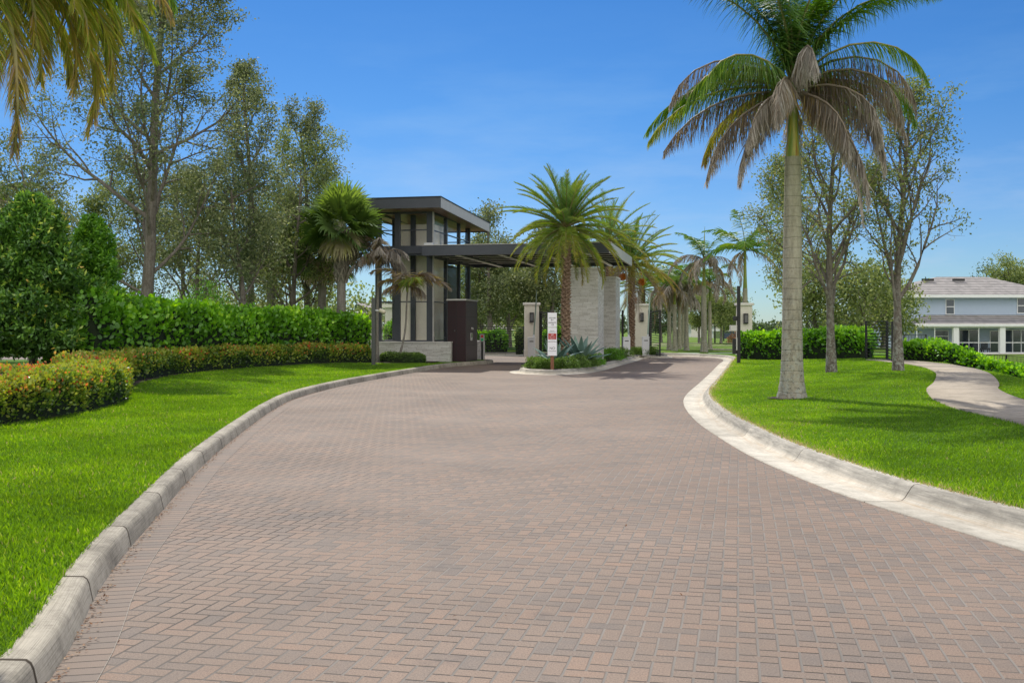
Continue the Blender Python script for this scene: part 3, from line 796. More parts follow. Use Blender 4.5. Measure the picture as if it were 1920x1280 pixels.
def fan_leaf(rng, az, el, pet, R, age, n=26, droop=.6):
    """a costapalmate leaf on a petiole from the origin"""
    d = np.array([math.cos(az) * math.cos(el), math.sin(az) * math.cos(el), math.sin(el)])
    hub = d * pet + np.array([0, 0, -.06 * pet]); s = unit(np.cross(d, [0, 0, 1.0])); u = np.cross(s, d); ro = rng.normal() * .6; s, u = s * math.cos(ro) + u * math.sin(ro), u * math.cos(ro) - s * math.sin(ro)
    rows = []; th = np.linspace(-2.0, 2.0, n) + rng.normal(size=n) * .03
    D = unit(np.outer(np.cos(th), d) + np.outer(np.sin(th), s) + u * (.15 + .25 * np.abs(np.sin(th)))[:, None])
    L = R * (.72 + .28 * np.cos(th * .6)) * rng.uniform(.9, 1.08, n)
    wn = unit(np.cross(D, u + 0 * D)); pos = np.repeat(hub[None], n, 0); g = np.array([0, 0, -1.0]); dd = D.copy()
    W4 = [.03, .12, .085, .045, .006]
    for k in range(5):
        rows.append(pos + wn * W4[k] / 2 * R * 1.3); rows.append(pos - wn * W4[k] / 2 * R * 1.3)
        pos = pos + dd * (L / 4)[:, None]; dd = unit(dd + g * droop * .25 * (k + .3))
    V = np.stack(rows, 1); m = 10; base = (np.arange(n) * m)[:, None, None]
    q = np.array([[2 * k, 2 * k + 1, 2 * k + 3, 2 * k + 2] for k in range(4)])[None]
    Fc = (base + q).reshape(-1, 4); V = V.reshape(-1, 3); at = np.repeat(clamp01(age + rng.normal(size=n) * .05), 4)
    pm = MB(); pm.tube([(0, 0, 0), tuple(hub)], [.02, .012], 4, False)
    rf = np.array(pm.f); b = len(V)
    return np.concatenate([V, np.array(pm.v)]), np.concatenate([Fc, rf + b]), np.concatenate([at, np.full(len(rf), min(1, age + .1))])

def sabal_palm(name, label, loc, zc, r, seed, nf=32, R=1.05, group=None, boot=True, skirt=7, parts=True):
    rng = np.random.default_rng(seed)
    root = thing(name, label, 'palm tree', loc, group)
    pr = [(-.1, r * 1.35), (.25, r * 1.08), (zc * .5, r * .95), (zc - .1, r), (zc + .2, r * .6)]
    lathe_obj('trunk', [(a + (b - a) * k / 6, q + (w - q) * k / 6) for (a, q), (b, w) in zip(pr, pr[1:]) for k in range(7)], 'palm_bark', root, 14, None, rng, .03)
    if boot:
        mb = MB()
        for k in range(70):
            z = zc - 2.4 + 2.15 * k / 70; a = k * 2.39996; c, s = math.cos(a), math.sin(a)
            for sg in (-1, 1):
                x0 = sg * .12; rr_ = r * 1.02
                def P(x, o, zz): return (c * (rr_ + o) - s * x, s * (rr_ + o) + c * x, zz)
                mb.hexa([P(x0 - .03, -.03, z), P(x0 + .03, -.03, z), P(x0 + .03, .03, z), P(x0 - .03, .03, z), P(-.025, .02, z + .26), P(.025, .02, z + .26), P(.02, .16, z + .38), P(-.02, .16, z + .38)])
        mesh_obj('leaf_boots', mb.v, mb.f, 'sabal_boot', root)
    for k in range(nf + skirt):
        f = k / (nf - 1)
        dead = k >= nf
        el = math.radians(86 - 122 * min(f, 1) + rng.uniform(-9, 9)) if not dead else math.radians(rng.uniform(-75, -50))
        age = .58 - .35 * min(1, f) + rng.uniform(-.08, .12) if not dead else rng.uniform(.85, 1)
        V, Fc, at = fan_leaf(rng, k * 2.39996, el, (.75 if not dead else .5) * R, R * rng.uniform(.85, 1.1) * (.9 if dead else 1), age, droop=.35 + .5 * min(f, 1) + dead * .8)
        o = mesh_obj('fan_leaf', V + np.array([0, 0, zc]), Fc, 'fan_leaf', root, False, at)
        if dead: o['label'] = 'dry grey hanging fan leaf'
    return root

# ------------------------------------------------------------------ hedges and shrubs
def hedge(name, label, cat, path, depth, height, zf, mat, leaf=.1, dens=260, seed=1, round_=.25, bump_=.10, oval=True, tipcol=None, group=None, wl=.75, endround=True, hfun=None, core='core_shade', face='both', parent=None):
    """leafy mass along a path: a dark inner body and leaves over its skin"""
    rng = np.random.default_rng(seed)
    pc = catmull(path, .25) if len(path) > 2 else np.linspace(path[0], path[1], max(4, int(np.linalg.norm(np.array(path[1]) - np.array(path[0])) / .25)))
    nr = normals2(pc); s = np.concatenate([[0], np.cumsum(np.linalg.norm(np.diff(pc, axis=0), axis=1))]); tot = s[-1]
    hf = hfun or (lambda u: 1.0)
    ph = rng.uniform(0, 6.28, 8)
    def surf(u, w, shrink=0.0):
        """u along in metres, w 0..1 round the section (front bottom, over the top, back bottom)"""
        cx = np.interp(u, s, pc[:, 0]); cy = np.interp(u, s, pc[:, 1]); nx = np.interp(u, s, nr[:, 0]); ny = np.interp(u, s, nr[:, 1])
        a = math.pi * w; e = .45
        ca, sa = np.cos(a), np.sin(a)
        ox = np.sign(ca) * np.abs(ca) ** e * depth / 2; oz = np.abs(sa) ** e
        hh = height * np.vectorize(hf)(u)
        b = 1 + bump_ * (np.sin(u * 2.1 + ph[0]) * .4 + np.sin(u * 5.3 + ph[1] + 3 * w) * .35 + np.sin(u * 9.7 + ph[2] + 7 * w) * .3 + np.sin(w * 14 + ph[3] + u) * .3)
        en = np.minimum(1, np.sqrt(np.maximum(0, np.minimum(u, tot - u)) / .35 + .05)) if endround else 1
        ox = ox * b * en * (1 - shrink / depth * 2); oz = oz * hh * (1 + (b - 1) * .8) * (.55 + .45 * en) - shrink * .7
        x = cx + nx * ox; y = cy + ny * ox
        return x, y, oz, nx * ca, ny * ca, sa
    nu = max(8, int(tot / .3)); nw = 12
    V = []
    for a in range(nu + 1):
        for b in range(nw + 1):
            x, y, z, *_ = surf(np.array(tot * a / nu), np.array(b / nw), leaf * .7)
            V.append((float(x), float(y), max(-.05, float(z)) + float(zf(float(x), float(y)))))
    Fc = [(i * (nw + 1) + k, i * (nw + 1) + k + 1, (i + 1) * (nw + 1) + k + 1, (i + 1) * (nw + 1) + k) for i in range(nu) for k in range(nw)]
    V = np.array(V); Fc = np.array(Fc)
    c0 = pc[len(pc) // 2]; loc = (c0[0], c0[1], float(zf(*c0)))
    root = thing(name, label, cat, loc, group)
    mesh_obj('branches', V - np.array(loc), Fc, core, root)  # closed dark body; the shade inside the hedge put into its colour
    area = tot * (depth + 2 * height); n = int(area * dens)
    u = rng.uniform(0, tot, n); w = rng.uniform(0, 1, n)
    # extra leaves on the ends
    ne = int(depth * height * dens * 1.0)
    u = np.concatenate([u, rng.uniform(0, .12, ne), tot - rng.uniform(0, .12, ne)]); w = np.concatenate([w, rng.uniform(0, 1, 2 * ne)])
    x, y, z, nx, ny, nz = surf(u, w, 0.0)
    depth_in = rng.random(len(u)) ** 1.6 * leaf * 1.6 - leaf * .35
    sprig = np.where(rng.random(len(u)) < .06, rng.uniform(0, leaf * 1.4, len(u)), 0)
    N = unit(np.stack([nx, ny, nz], 1))
    zz = zf(x, y)
    P = np.stack([x, y, np.maximum(z, .02) + zz], 1) - N * (depth_in - sprig)[:, None]
    jit = rng.random((len(u),))
    P[:, 2] -= 0
    ok = P[:, 2] > zz - .02
    P, N, u, w, depth_in, z = P[ok], N[ok], u[ok], w[ok], depth_in[ok], z[ok]
    D = unit(N * .7 + rng.normal(size=N.shape) * .55 + np.array([0, 0, .45]))
    nrm = unit(N + rng.normal(size=N.shape) * .6)
    Vl, Fl = leaves(P, D, leaf * rng.uniform(.7, 1.25, len(P)), leaf * wl * rng.uniform(.8, 1.15, len(P)), rng, oval, nrm)
    # tone: inner leaves darker, outer brighter, highlight painted on upward leaves, patches
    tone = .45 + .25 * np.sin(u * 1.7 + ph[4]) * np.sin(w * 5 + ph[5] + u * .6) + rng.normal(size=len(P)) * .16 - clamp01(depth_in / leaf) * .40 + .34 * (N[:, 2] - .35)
    if tipcol is not None: tone = tipcol(tone, N, z, u, w, rng)
    leaf_obj('foliage', root, mat, Vl, Fl, clamp01(tone), loc)
    return root

def shrub(name, label, loc, r, h, mat, seed, leaf=.06, n=1500, group=None, cat='shrub'):
    rng = np.random.default_rng(seed)
    root = thing(name, label, cat, loc, group)
    d = rand_dirs(n, rng, .25); d[:, 2] = np.abs(d[:, 2])
    b = 1 + .12 * np.sin(d[:, 0] * 7 + seed) * np.sin(d[:, 1] * 8) + .1 * np.sin(d[:, 2] * 11 + seed)
    rad = (rng.random(n) ** .35)[:, None]
    P = d * rad * b[:, None] * np.array([r, r, h]); P[:, 2] = np.maximum(P[:, 2], .02)
    D = unit(d + rng.normal(size=d.shape) * .6 + np.array([0, 0, .5]))
    V, Fc = leaves(P, D, leaf * rng.uniform(.7, 1.3, n), leaf * .6, rng)
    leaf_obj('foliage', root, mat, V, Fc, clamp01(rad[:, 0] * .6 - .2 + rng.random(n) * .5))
    mb = MB()
    for k in range(9):
        a = k * .7; mb.tube([(0, 0, -.02), (math.cos(a) * r * .4, math.sin(a) * r * .4, h * .45), (math.cos(a) * r * .7, math.sin(a) * r * .7, h * .75)], [.012, .009, .004], 4, False)
    mesh_obj('stems', mb.v, mb.f, 'tree_bark', root)
    return root

def cone_shrub(name, label, loc, R, Hh, zb, mat, seed, n=26000, leaf=.1, group=None, shape=None, lobes=.2, cat='tree'):
    """dense upright evergreen: whorled leaf sprays over a lobed volume"""
    rng = np.random.default_rng(seed)
    root = thing(name, label, cat, loc, group)
    shape = shape or (lambda t: (1 - t) ** .62 * (.35 + .65 * min(1, t * 5 + .25)))
    sp = 8; m = n // sp
    t = rng.random(m) ** 1.1; a = rng.uniform(0, 2 * math.pi, m)
    rr = np.array([shape(q) for q in t]) * R
    lob = 1 + lobes * np.sin(a * 3 + t * 9 + seed) + lobes * .9 * np.sin(a * 5 - t * 17 + 2 * seed) + lobes * .8 * np.sin(t * 31 + a * 2)
    inn = rng.random(m) ** .35
    rad = rr * lob * inn
    C = np.stack([np.cos(a) * rad, np.sin(a) * rad, zb + t * (Hh - zb)], 1)
    out = unit(np.stack([np.cos(a), np.sin(a), .35 + .9 * t], 1) + rng.normal(size=(m, 3)) * .25)
    P = np.repeat(C, sp, 0); O = np.repeat(out, sp, 0)
    P = P + O * (np.tile(np.arange(sp), m) * leaf * .22)[:, None]
    D = unit(O * .75 + rng.normal(size=P.shape) * .75)
    V, Fc = leaves(P, D, leaf * rng.uniform(.7, 1.2, len(P)), leaf * .38, rng)
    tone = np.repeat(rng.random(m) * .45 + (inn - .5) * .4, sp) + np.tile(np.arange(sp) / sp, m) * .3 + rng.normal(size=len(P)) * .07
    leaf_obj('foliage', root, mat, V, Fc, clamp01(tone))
    # dark core, painted inner shade so nothing shows through, and the stem
    mb = MB(); mb.tube([(0, 0, -.05), (.03, 0, zb), (0, .03, Hh * .6), (0, 0, Hh * .92)], [.09, .075, .05, .01], 8)
    for k in range(40):
        tt = .03 + .85 * k / 40; az = k * 2.4; q = shape(tt) * R * .7; z0 = zb + tt * (Hh - zb)
        mb.tube([(0, 0, z0 - .2), (math.cos(az) * q, math.sin(az) * q, z0 + .1)], [.03, .006], 4, False)
    mesh_obj('trunk', mb.v, mb.f, 'tree_bark', root, True)
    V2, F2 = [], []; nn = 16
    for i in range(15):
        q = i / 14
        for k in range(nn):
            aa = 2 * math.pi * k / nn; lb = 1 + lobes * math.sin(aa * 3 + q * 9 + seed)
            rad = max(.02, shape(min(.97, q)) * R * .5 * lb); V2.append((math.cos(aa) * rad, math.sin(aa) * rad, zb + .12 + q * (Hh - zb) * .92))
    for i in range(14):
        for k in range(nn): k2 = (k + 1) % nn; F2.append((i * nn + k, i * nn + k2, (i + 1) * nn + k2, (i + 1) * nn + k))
    mesh_obj('inner_shade', np.array(V2), np.array(F2), 'core_shade', root)['label'] = 'dark core painting the shade inside the foliage'
    return root

# ================================================================== the gatehouse tower
def base_of(U, V, z=.15):
    return W(U, V, z)

def U_at(p, V):
    q = (p - 960) / F; return V * (q * CB - SB) / (CB + q * SB)

def build_tower():
    g = thing('gatehouse_tower', 'glazed two-tier gatehouse tower with dark steel frame and overhanging flat roof', 'gatehouse', W(-14.3, 48.5, .15))
    u0, u1, v0, v1 = -15.75, -13.06, 45.08, 52.1
    # white stacked stone plinth
    MB().bw(-16.1, -12.08, 44.6, 44.86, .0, .99).build('stone_base', 'ledger_stone', g)
    MB().bw(-16.12, -12.06, 44.57, 44.90, .99, 1.04).build('base_coping', 'cap_stone', g, .008)
    MB().bw(-16.1, -12.42, 44.86, 52.6, .0, .97).build('stone_base', 'ledger_stone', g)
    MB().bw(-16.0, -12.44, 44.9, 52.5, .97, 1.0).build('floor_slab', 'cap_stone', g)
    # columns, full height
    top = 6.86
    def col(ua, ub, va, vb, z1=top): MB().bw(ua, ub, va, vb, 1.0, z1).build('column', 'dark_steel', g, .006)
    col(u1 - .27, u1, v0, v0 + .16); col(u0, u0 + .27, v0, v0 + .16)
    um = W(0, 0)  # mid column on the front
    col(-14.83, -14.58, v0, v0 + .15)
    col(U_at(769.5, 46.35), U_at(778.5, 46.35), 46.35, 46.5)
    for v in (47.50, 49.92): col(u1 - .16, u1, v, v + .16)
    for v in (47.50, 49.92): col(u0, u0 + .16, v, v + .16)
    col(u1 - .24, u1, v1 - .16, v1); col(u0, u0 + .24, v1 - .16, v1)
    # pale strip on the corner column: its lit side face painted as colour
    MB().bw(u1 + .002, u1 + .05, v0 + .02, v0 + .14, 1.04, top).build('lit_edge_strip', 'pale_steel', g)
    # belt between the tiers, eave rail, muntins
    b = MB(); b.bw(u0 - .05, u1 + .03, v0 - .03, v0 + .19, 4.98, 5.34); b.bw(u0 - .05, u1 + .03, v1 - .19, v1 + .03, 4.98, 5.34)
    b.bw(u1 - .19, u1 + .03, v0 + .19, v1 - .19, 4.98, 5.34); b.bw(u0 - .05, u0 + .19, v0 + .19, v1 - .19, 4.98, 5.34)
    b.build('belt_beam', 'dark_steel', g)
    MB().bw(u0 + .0, u1 - .0, v0 + .2, v1 - .2, 5.12, 5.2).build('upper_floor', 'dark_steel', g)
    for z, h in ((2.80, .05), (6.02, .05), (6.78, .1), (4.90, .08), (1.04, .06)):
        m = MB(); q = .035
        m.bw(u0 + .27, u1 - .27, v0 + .03, v0 + .03 + q * 2, z, z + h); m.bw(u0 + .2, u1 - .2, v1 - .09, v1 - .03, z, z + h)
        m.bw(u1 - .09, u1 - .03, v0 + .17, v1 - .17, z + .002, z + h); m.bw(u0 + .03, u0 + .09, v0 + .17, v1 - .17, z + .002, z + h)
        m.build('window_bar', 'dark_steel', g)
    # glass
    for z0, z1 in ((1.1, 4.9), (5.34, 6.78)):
        for ua, ub in ((u0 + .27, -14.83), (-14.58, u1 - .27)):
            MB().bw(ua, ub, v0 + .055, v0 + .067, z0, z1).build('window_pane', 'window_glass', g)
        for va, vb in ((v0 + .17, 47.5), (47.66, 49.92), (50.08, v1 - .16)):
            MB().bw(u1 - .066, u1 - .054, va, vb, z0, z1).build('window_pane', 'window_glass', g)
            MB().bw(u0 + .054, u0 + .066, va, vb, z0, z1).build('window_pane', 'window_glass', g)
    # stone core inside
    c = MB().bw(-15.08, -13.42, 46.6, 49.0, 1.0, 5.11); c.bw(-15.08, -13.42, 46.6, 49.0, 5.21, 6.45); c.build('stone_core', 'core_stone', g)
    MB().bw(-15.1, -13.4, 49.0, 50.6, 1.0, 4.7).build('inner_door', 'dark_steel', g)
    MB().bw(u1 - .32, u1 + .08, v0 - .25, v0 - .03, 5.26, 5.44).build('junction_box', 'white_paint', g, .01)
    # roof: a slightly pitched slab, timber soffit
    r0, r1, q0, q1 = -16.5, -12.35, 43.9, 53.4
    def zt(v): return 7.34 - .23 * (v - q0) / (q1 - q0)
    def slab(ua, ub, va, vb, o0, o1):
        P = []
        for o in (o0, o1):
            for u, v in ((ua, va), (ub, va), (ub, vb), (ua, vb)): P.append(W(u, v, zt(v) + o))
        return P
    f = MB(); t = .06
    f.hexa(slab(r0, r1, q0, q0 + t, -.45, 0)); f.hexa(slab(r0, r1, q1 - t, q1, -.45, 0))
    f.hexa(slab(r0, r0 + t, q0 + t, q1 - t, -.45, 0)); f.build('roof_fascia', 'dark_steel', g)
    MB().hexa(slab(r1 - t, r1 + .003, q0 + t, q1 - t, -.45, 0)).build('roof_fascia', 'pale_steel', g)['label'] = 'side fascia in a paler grey, its light painted in'  # lit side of the roof edge put into a paler colour
    MB().hexa(slab(r0 - .03, r1 + .03, q0 - .03, q1 + .03, .003, .045)).build('roof_edge', 'black_metal', g)
    MB().hexa(slab(r0 + t, r1 - t, q0 + t, q1 - t, -.40, -.36)).build('soffit', 'wood_soffit', g)
    MB().hexa(slab(r0 + t, r1 - t, q0 + t, q1 - t, -.30, -.01)).build('roof_deck', 'dark_steel', g)
    # kiosk box
    k = thing('visitor_kiosk', 'dark plum-brown panelled call box beside the tower with keypad and camera on its side', 'kiosk', W(-11.9, 46, .15))
    MB().bw(-12.31, -11.47, 44.9, 47.05, .12, 2.86).build('body', 'kiosk_panel', k, .004)
    MB().bw(-12.35, -11.43, 44.86, 47.09, 2.862, 2.93).build('cap', 'pale_steel', k, .006)
    j = MB()
    for z in (.87, 2.13): j.bw(-12.305, -11.475, 44.896, 44.8995, z, z + .018); j.bw(-11.4695, -11.466, 44.91, 47.04, z, z + .018)
    j.bw(-11.90, -11.885, 44.896, 44.8995, .15, 2.85)
    j.build('panel_joint', 'black_metal', k)
    s = MB(); s.tube([W(-11.47, 45.9, 1.62), W(-11.38, 45.88, 1.61)], .055, 14); s.build('camera_eye', 'pale_steel', k)
    kp = MB().bw(-11.468, -11.44, 45.72, 46.02, 1.08, 1.42).build('keypad', 'pale_steel', k, .004)
    MB().bw(-11.4395, -11.43, 45.77, 45.97, 1.22, 1.38).build('screen', 'dark_glass', kp)
    MB().bw(-12.0, -11.96, 44.885, 44.897, 1.5, 1.56).build('button', 'post_metal', k)

def build_canopy():
    c = thing('entrance_canopy', 'long flat dark steel canopy spanning the entry lane from tower to stone pier', 'canopy', W(-9, 48, 4.8))
    u0, u1, v0, v1, z0, z1 = -13.2, -4.9, 43.9, 53.3, 4.80, 5.24
    MB().bw(u0, u1 - .1, v0, v0 + .1, z0, z1).build('front_beam', 'dark_steel', c, .006)
    MB().bw(u0, u1 - .1, v1 - .1, v1, z0, z1).build('back_beam', 'dark_steel', c)
    MB().bw(u1 - .1, u1, v0 - .002, v1 + .002, z0, z1).build('side_beam', 'pale_steel', c, .006)  # paler than the front beam: light on this side painted into its colour
    MB().bw(u0 + .002, u0 + .1, v0 + .1, v1 - .1, z0, z1).build('side_beam', 'dark_steel', c)
    MB().bw(u0 + .1, u1 - .1, v0 + .1, v1 - .1, z1 - .08, z1 - .02).build('deck', 'black_metal', c)
    MB().bw(u0 - .02, u1 + .02, v0 - .02, v0 + .03, z1 + .002, z1 + .03).build('edge_flashing', 'pale_steel', c)
    for u in (-11.75, -9.85, -7.92, -6.02):
        MB().bw(u, u + .12, v0 + .1, v1 - .1, z0 + .03, z1 - .08).build('beam', 'dark_steel', c)
        MB().bw(u - .04, u + .16, v0 + .1, v1 - .1, z0 + .005, z0 + .029).build('beam_flange', 'slat_paint', c)
    for k in range(7):
        v = v0 + .45 + k * 1.25
        s = MB(); t = MB()
        us = [u0 + .1, -11.75, -9.85, -7.92, -6.02, u1 - .1]
        for a, b in zip(us, us[1:]):
            aa = a + (.12 if a != u0 + .1 else 0)
            s.bw(aa, b, v, v + .07, z0 + .14, z1 - .08); t.bw(aa, b, v - .03, v + .10, z0 + .115, z0 + .139)
        s.build('slat', 'black_metal', c); t.build('slat_flange', 'slat_paint', c)
    for nm, v, zb in (('a', 45.15, 4.27), ('b', 53.0, 4.27)):
        MB().bw(-6.47, -6.22, v, v + .2, zb, z0 + .2).build('post', 'dark_steel', c, .004)
    # two stone piers
    for lab, ua, ub, va, vb in (('tall white stacked-stone pier nearest the road sign, carrying the canopy', -6.84, -5.58, 44.8, 46.9), ('tall grey stacked-stone pier standing behind the nearer pier', -6.95, -5.68, 52.8, 54.9)):
        p = thing('stone_pier', lab, 'pier', W((ua + ub) / 2, (va + vb) / 2, .15), 'stone piers under the canopy')
        MB().bw(ua, ub, va, vb, .0, 4.17).build('shaft', 'ledger_stone', p)
        MB().bw(ua - .03, ub + .03, va - .03, vb + .03, 4.171, 4.26).build('cap', 'cap_stone', p, .01)

# ================================================================== gate piers, gates, barriers, fences
def gate_pier(label, x, y, Y, w=.9, ztop=None, lantern=True):
    z0 = .1; t = thing('gate_pier', label, 'pier', (x, Y, z0), 'cream gate piers with wall lanterns')
    h = ztop
    MB().box(x - w / 2, x + w / 2, Y, Y + w, z0 - .1, h - .14).build('shaft', 'stucco', t)
    MB().box(x - w / 2 - .08, x + w / 2 + .08, Y - .08, Y + w + .08, h - .139, h).build('cap', 'cap_stone', t, .02)
    MB().box(x - w / 2 - .03, x + w / 2 + .03, Y - .03, Y + w + .03, z0 - .1, z0 + .3).build('plinth', 'stucco', t, .01)
    l = MB(); lx = x + .0; lz = h - .85
    l.box(lx - .12, lx + .12, Y - .14, Y - .002, lz - .28, lz + .28)
    lo = l.build('lantern', 'black_metal', t, .005)
    MB().box(lx - .08, lx + .08, Y - .15, Y - .141, lz - .2, lz + .2).build('lantern_glass', 'lens_glass', lo)
    return t

def slat_gate(label, p0, p1, z0, z1, group, post=.12, nsl=17):
    t = thing('slat_gate', label, 'gate', (p0[0], p0[1], z0), group)
    d = Vector((p1[0] - p0[0], p1[1] - p0[1], 0)); L = d.length; d /= L; n = Vector((-d.y, d.x, 0))
    def fr(a, b, z): return (p0[0] + d.x * a + n.x * b, p0[1] + d.y * a + n.y * b, z)
    f = MB(); f.box(0, .1, -.04, .04, z0, z1, fr); f.box(L - .1, L, -.04, .04, z0, z1, fr); f.box(.1, L - .1, -.04, .04, z1 - .07, z1, fr); f.box(.1, L - .1, -.04, .04, z0, z0 + .08, fr)
    f.build('gate_frame', 'black_metal', t)
    s = MB()
    for k in range(nsl):
        z = z0 + .14 + (z1 - z0 - .22) * k / nsl; s.box(.1, L - .1, -.015, .015, z, z + .035, fr)
    s.build('slats', 'black_metal', t)
    return t

def barrier(label, x, Y, tip, s=1.0):
    t = thing('barrier_gate', label, 'barrier', (x, Y, .12), 'raised lane barriers')
    MB().box(x - .19, x + .19, Y - .17, Y + .17, .1, 1.12).build('cabinet', 'white_paint', t, .02)
    MB().box(x - .205, x + .205, Y - .185, Y + .185, 1.121, 1.17).build('lid', 'white_paint', t, .01)
    MB().box(x - .1, x + .1, Y - .176, Y - .1702, .93, .98).build('badge', 'post_metal', t)
    m = MB(); m.tube([(x + .12, Y + .0, 1.17), (x + .12, Y, 1.30)], .05, 8); m.build('arm_hub', 'white_paint', t)
    a = MB(); a.tube([(x + .12, Y, 1.25), (x + .12 + tip * .6, Y, 2.5), (x + .12 + tip, Y, 3.6)], [.045, .04, .03], 6); a.build('arm', 'arm_green', t)
    return t

def fence(name, label, pts, z0, z1, rails, vertical=False, post_every=2.2, zf=None, group=None, mat='black_metal', cat='fence', gap=.11):
    t = thing(name, label, cat, (pts[0][0], pts[0][1], z0), group)
    zf = zf or (lambda x, y: 0)
    for a, b in zip(pts, pts[1:]):
        d = Vector((b[0] - a[0], b[1] - a[1], 0)); L = d.length; d /= L; n = Vector((-d.y, d.x, 0))
        def fr(s, o, z): 
            x, y = a[0] + d.x * s + n.x * o, a[1] + d.y * s + n.y * o
            return (x, y, z + float(zf(x, y)))
        m = MB()
        for k in range(rails):
            z = z0 + .1 + (z1 - z0 - .12) * k / (rails - 1)
            ns = max(1, int(L / 2))
            for q in range(ns): m.box(L * q / ns, L * (q + 1) / ns, -.012, .012, z, z + .03, fr)
        m.build('rails', mat, t)
        if vertical:
            v = MB(); n_ = int(L / gap)
            for k in range(n_): s = L * (k + .5) / n_; v.box(s - .008, s + .008, -.01, .01, z0 + .1, z1 - .02, fr)
            v.build('pickets', mat, t)
        n_ = max(1, round(L / post_every))
        for k in range(n_ + 1):
            s = L * k / n_; MB().box(s - .035, s + .035, -.035, .035, z0 - .1, z1 + .03, fr).build('post', mat, t)
    return t

def build_gates():
    gate_pier('cream gate pier with lantern left of the road sign', px(997, 60), 0, 60, .84, 3.1)
    gate_pier('cream gate pier with lantern behind the date palm trunk with orange fruit', px(1203, 66), 0, 66, .86, 3.18)
    gate_pier('cream gate pier with lantern beside the right hedge, partly behind a dark post', px(1398, 56.5), 0, 56.5, .72, 3.0)
    # gate leaves standing open
    slat_gate('open dark slat gate leaf beside the left gate pier', (px(1010, 60.6), 60.6), (px(1037, 57.3), 57.3), .16, 2.55, 'open slat gate leaves')
    MB_ = MB().box(px(1009, 60.2), px(1016.5, 60.2), 60.2, 60.4, .0, 2.6); tag(MB_.build('gate_post', 'black_metal'), 'thick dark post against the left gate pier', 'post', 'dark gate posts')
    slat_gate('open dark slat gate leaf at the edge of the right island', (px(1219, 62.5), 62.5), (px(1237.5, 55.2), 55.2), .16, 2.6, 'open slat gate leaves')
    tag(MB().box(px(1216, 64.0), px(1222, 64.0), 64.0, 64.25, .0, 2.75).build('gate_post', 'black_metal'), 'thick dark post beside the gate pier behind the fruiting palm', 'post', 'dark gate posts')
    tag(MB().box(px(1166, 62), px(1169.5, 62), 62, 62.2, .0, 2.7).build('gate_post', 'black_metal'), 'thin dark post seen just right of the stone piers', 'post', 'dark gate posts')
    barrier('white barrier cabinet with raised arm in front of the left gate pier', px(996.5, 54), 54, .15)
    barrier('white barrier cabinet with raised arm between the stone pier and the fruiting palm', px(1174.5, 56), 56, -.1)
    barrier('white barrier cabinet with raised arm in front of the gate pier behind the fruiting palm', px(1210.5, 58), 58, .12)
    fence('rail_fence', 'black horizontal rail fence behind the turning lane left of the gate pier', [(px(860, 62), 63.3), (px(983, 61), 61.2)], .12, 1.72, 12, post_every=3.2)
    # traffic light bollard
    t = thing('traffic_signal', 'small red and green signal on a slim black post at the kerb tip', 'traffic light', (px(904, 49.2), 49.2, .1))
    x = px(904, 49.2)
    MB().box(x - .05, x + .05, 49.2, 49.3, .0, 1.0).build('post', 'black_metal', t, .005)
    MB().box(x - .11, x + .11, 49.15, 49.35, 1.0, 1.36).build('signal_head', 'pale_steel', t, .01)
    MB().tube([(x, 49.148, 1.26), (x, 49.13, 1.26)], .065, 14).build('red_lens', 'signal_red', t)
    MB().tube([(x, 49.148, 1.10), (x, 49.13, 1.10)], .065, 14).build('green_lens', 'signal_green', t)
    # left lamp/camera post
    x = px(700.3, 40.6); Y = 40.6; z0 = float(zl(x, Y))
    t = thing('camera_post', 'square grey-green post on the left lawn with a small beige camera', 'post', (x, Y, z0), 'square camera posts')
    MB().box(x - .07, x + .07, Y - .07, Y + .07, z0 - .05, 2.82).build('post', 'post_metal', t, .006)
    MB().box(x - .14, x + .14, Y - .14, Y + .14, z0 - .02, z0 + .03).build('base_plate', 'post_metal', t, .004)
    MB().tube([(x + .07, Y, 2.33), (x + .26, Y - .02, 2.31)], .025, 8).build('bracket', 'white_paint', t)
    MB().tube([(x + .22, Y - .02, 2.32), (x + .26, Y - .03, 2.33), (x + .42, Y - .1, 2.27), (x + .46, Y - .12, 2.24)], [.05, .085, .085, .06], 12).build('camera', 'lamp_beige', t, 0, True)
    # right post
    x = px(1385, 44.2); Y = 44.2; z0 = float(zr(x, Y))
    t = thing('camera_post', 'tall square dark post at the right kerb with small boxes mounted on it', 'post', (x, Y, z0), 'square camera posts')
    MB().box(x - .065, x + .065, Y - .065, Y + .065, z0 - .05, 3.42).build('post', 'black_metal', t, .006)
    MB().box(x - .07, x - .35, Y - .05, Y + .2, 1.52, 1.76).build('control_box', 'pale_steel', t, .01)
    MB().box(x - .22, x - .066, Y - .05, Y + .12, 1.95, 2.14).build('camera', 'black_metal', t, .02)
    MB().box(x - .25, x - .066, Y + .0, Y + .1, .55, 1.2).build('junction_box', 'black_metal', t, .01)
    MB().box(x - .11, x - .066, Y - .05, Y + .05, .7, 1.25).build('conduit', 'pale_steel', t)

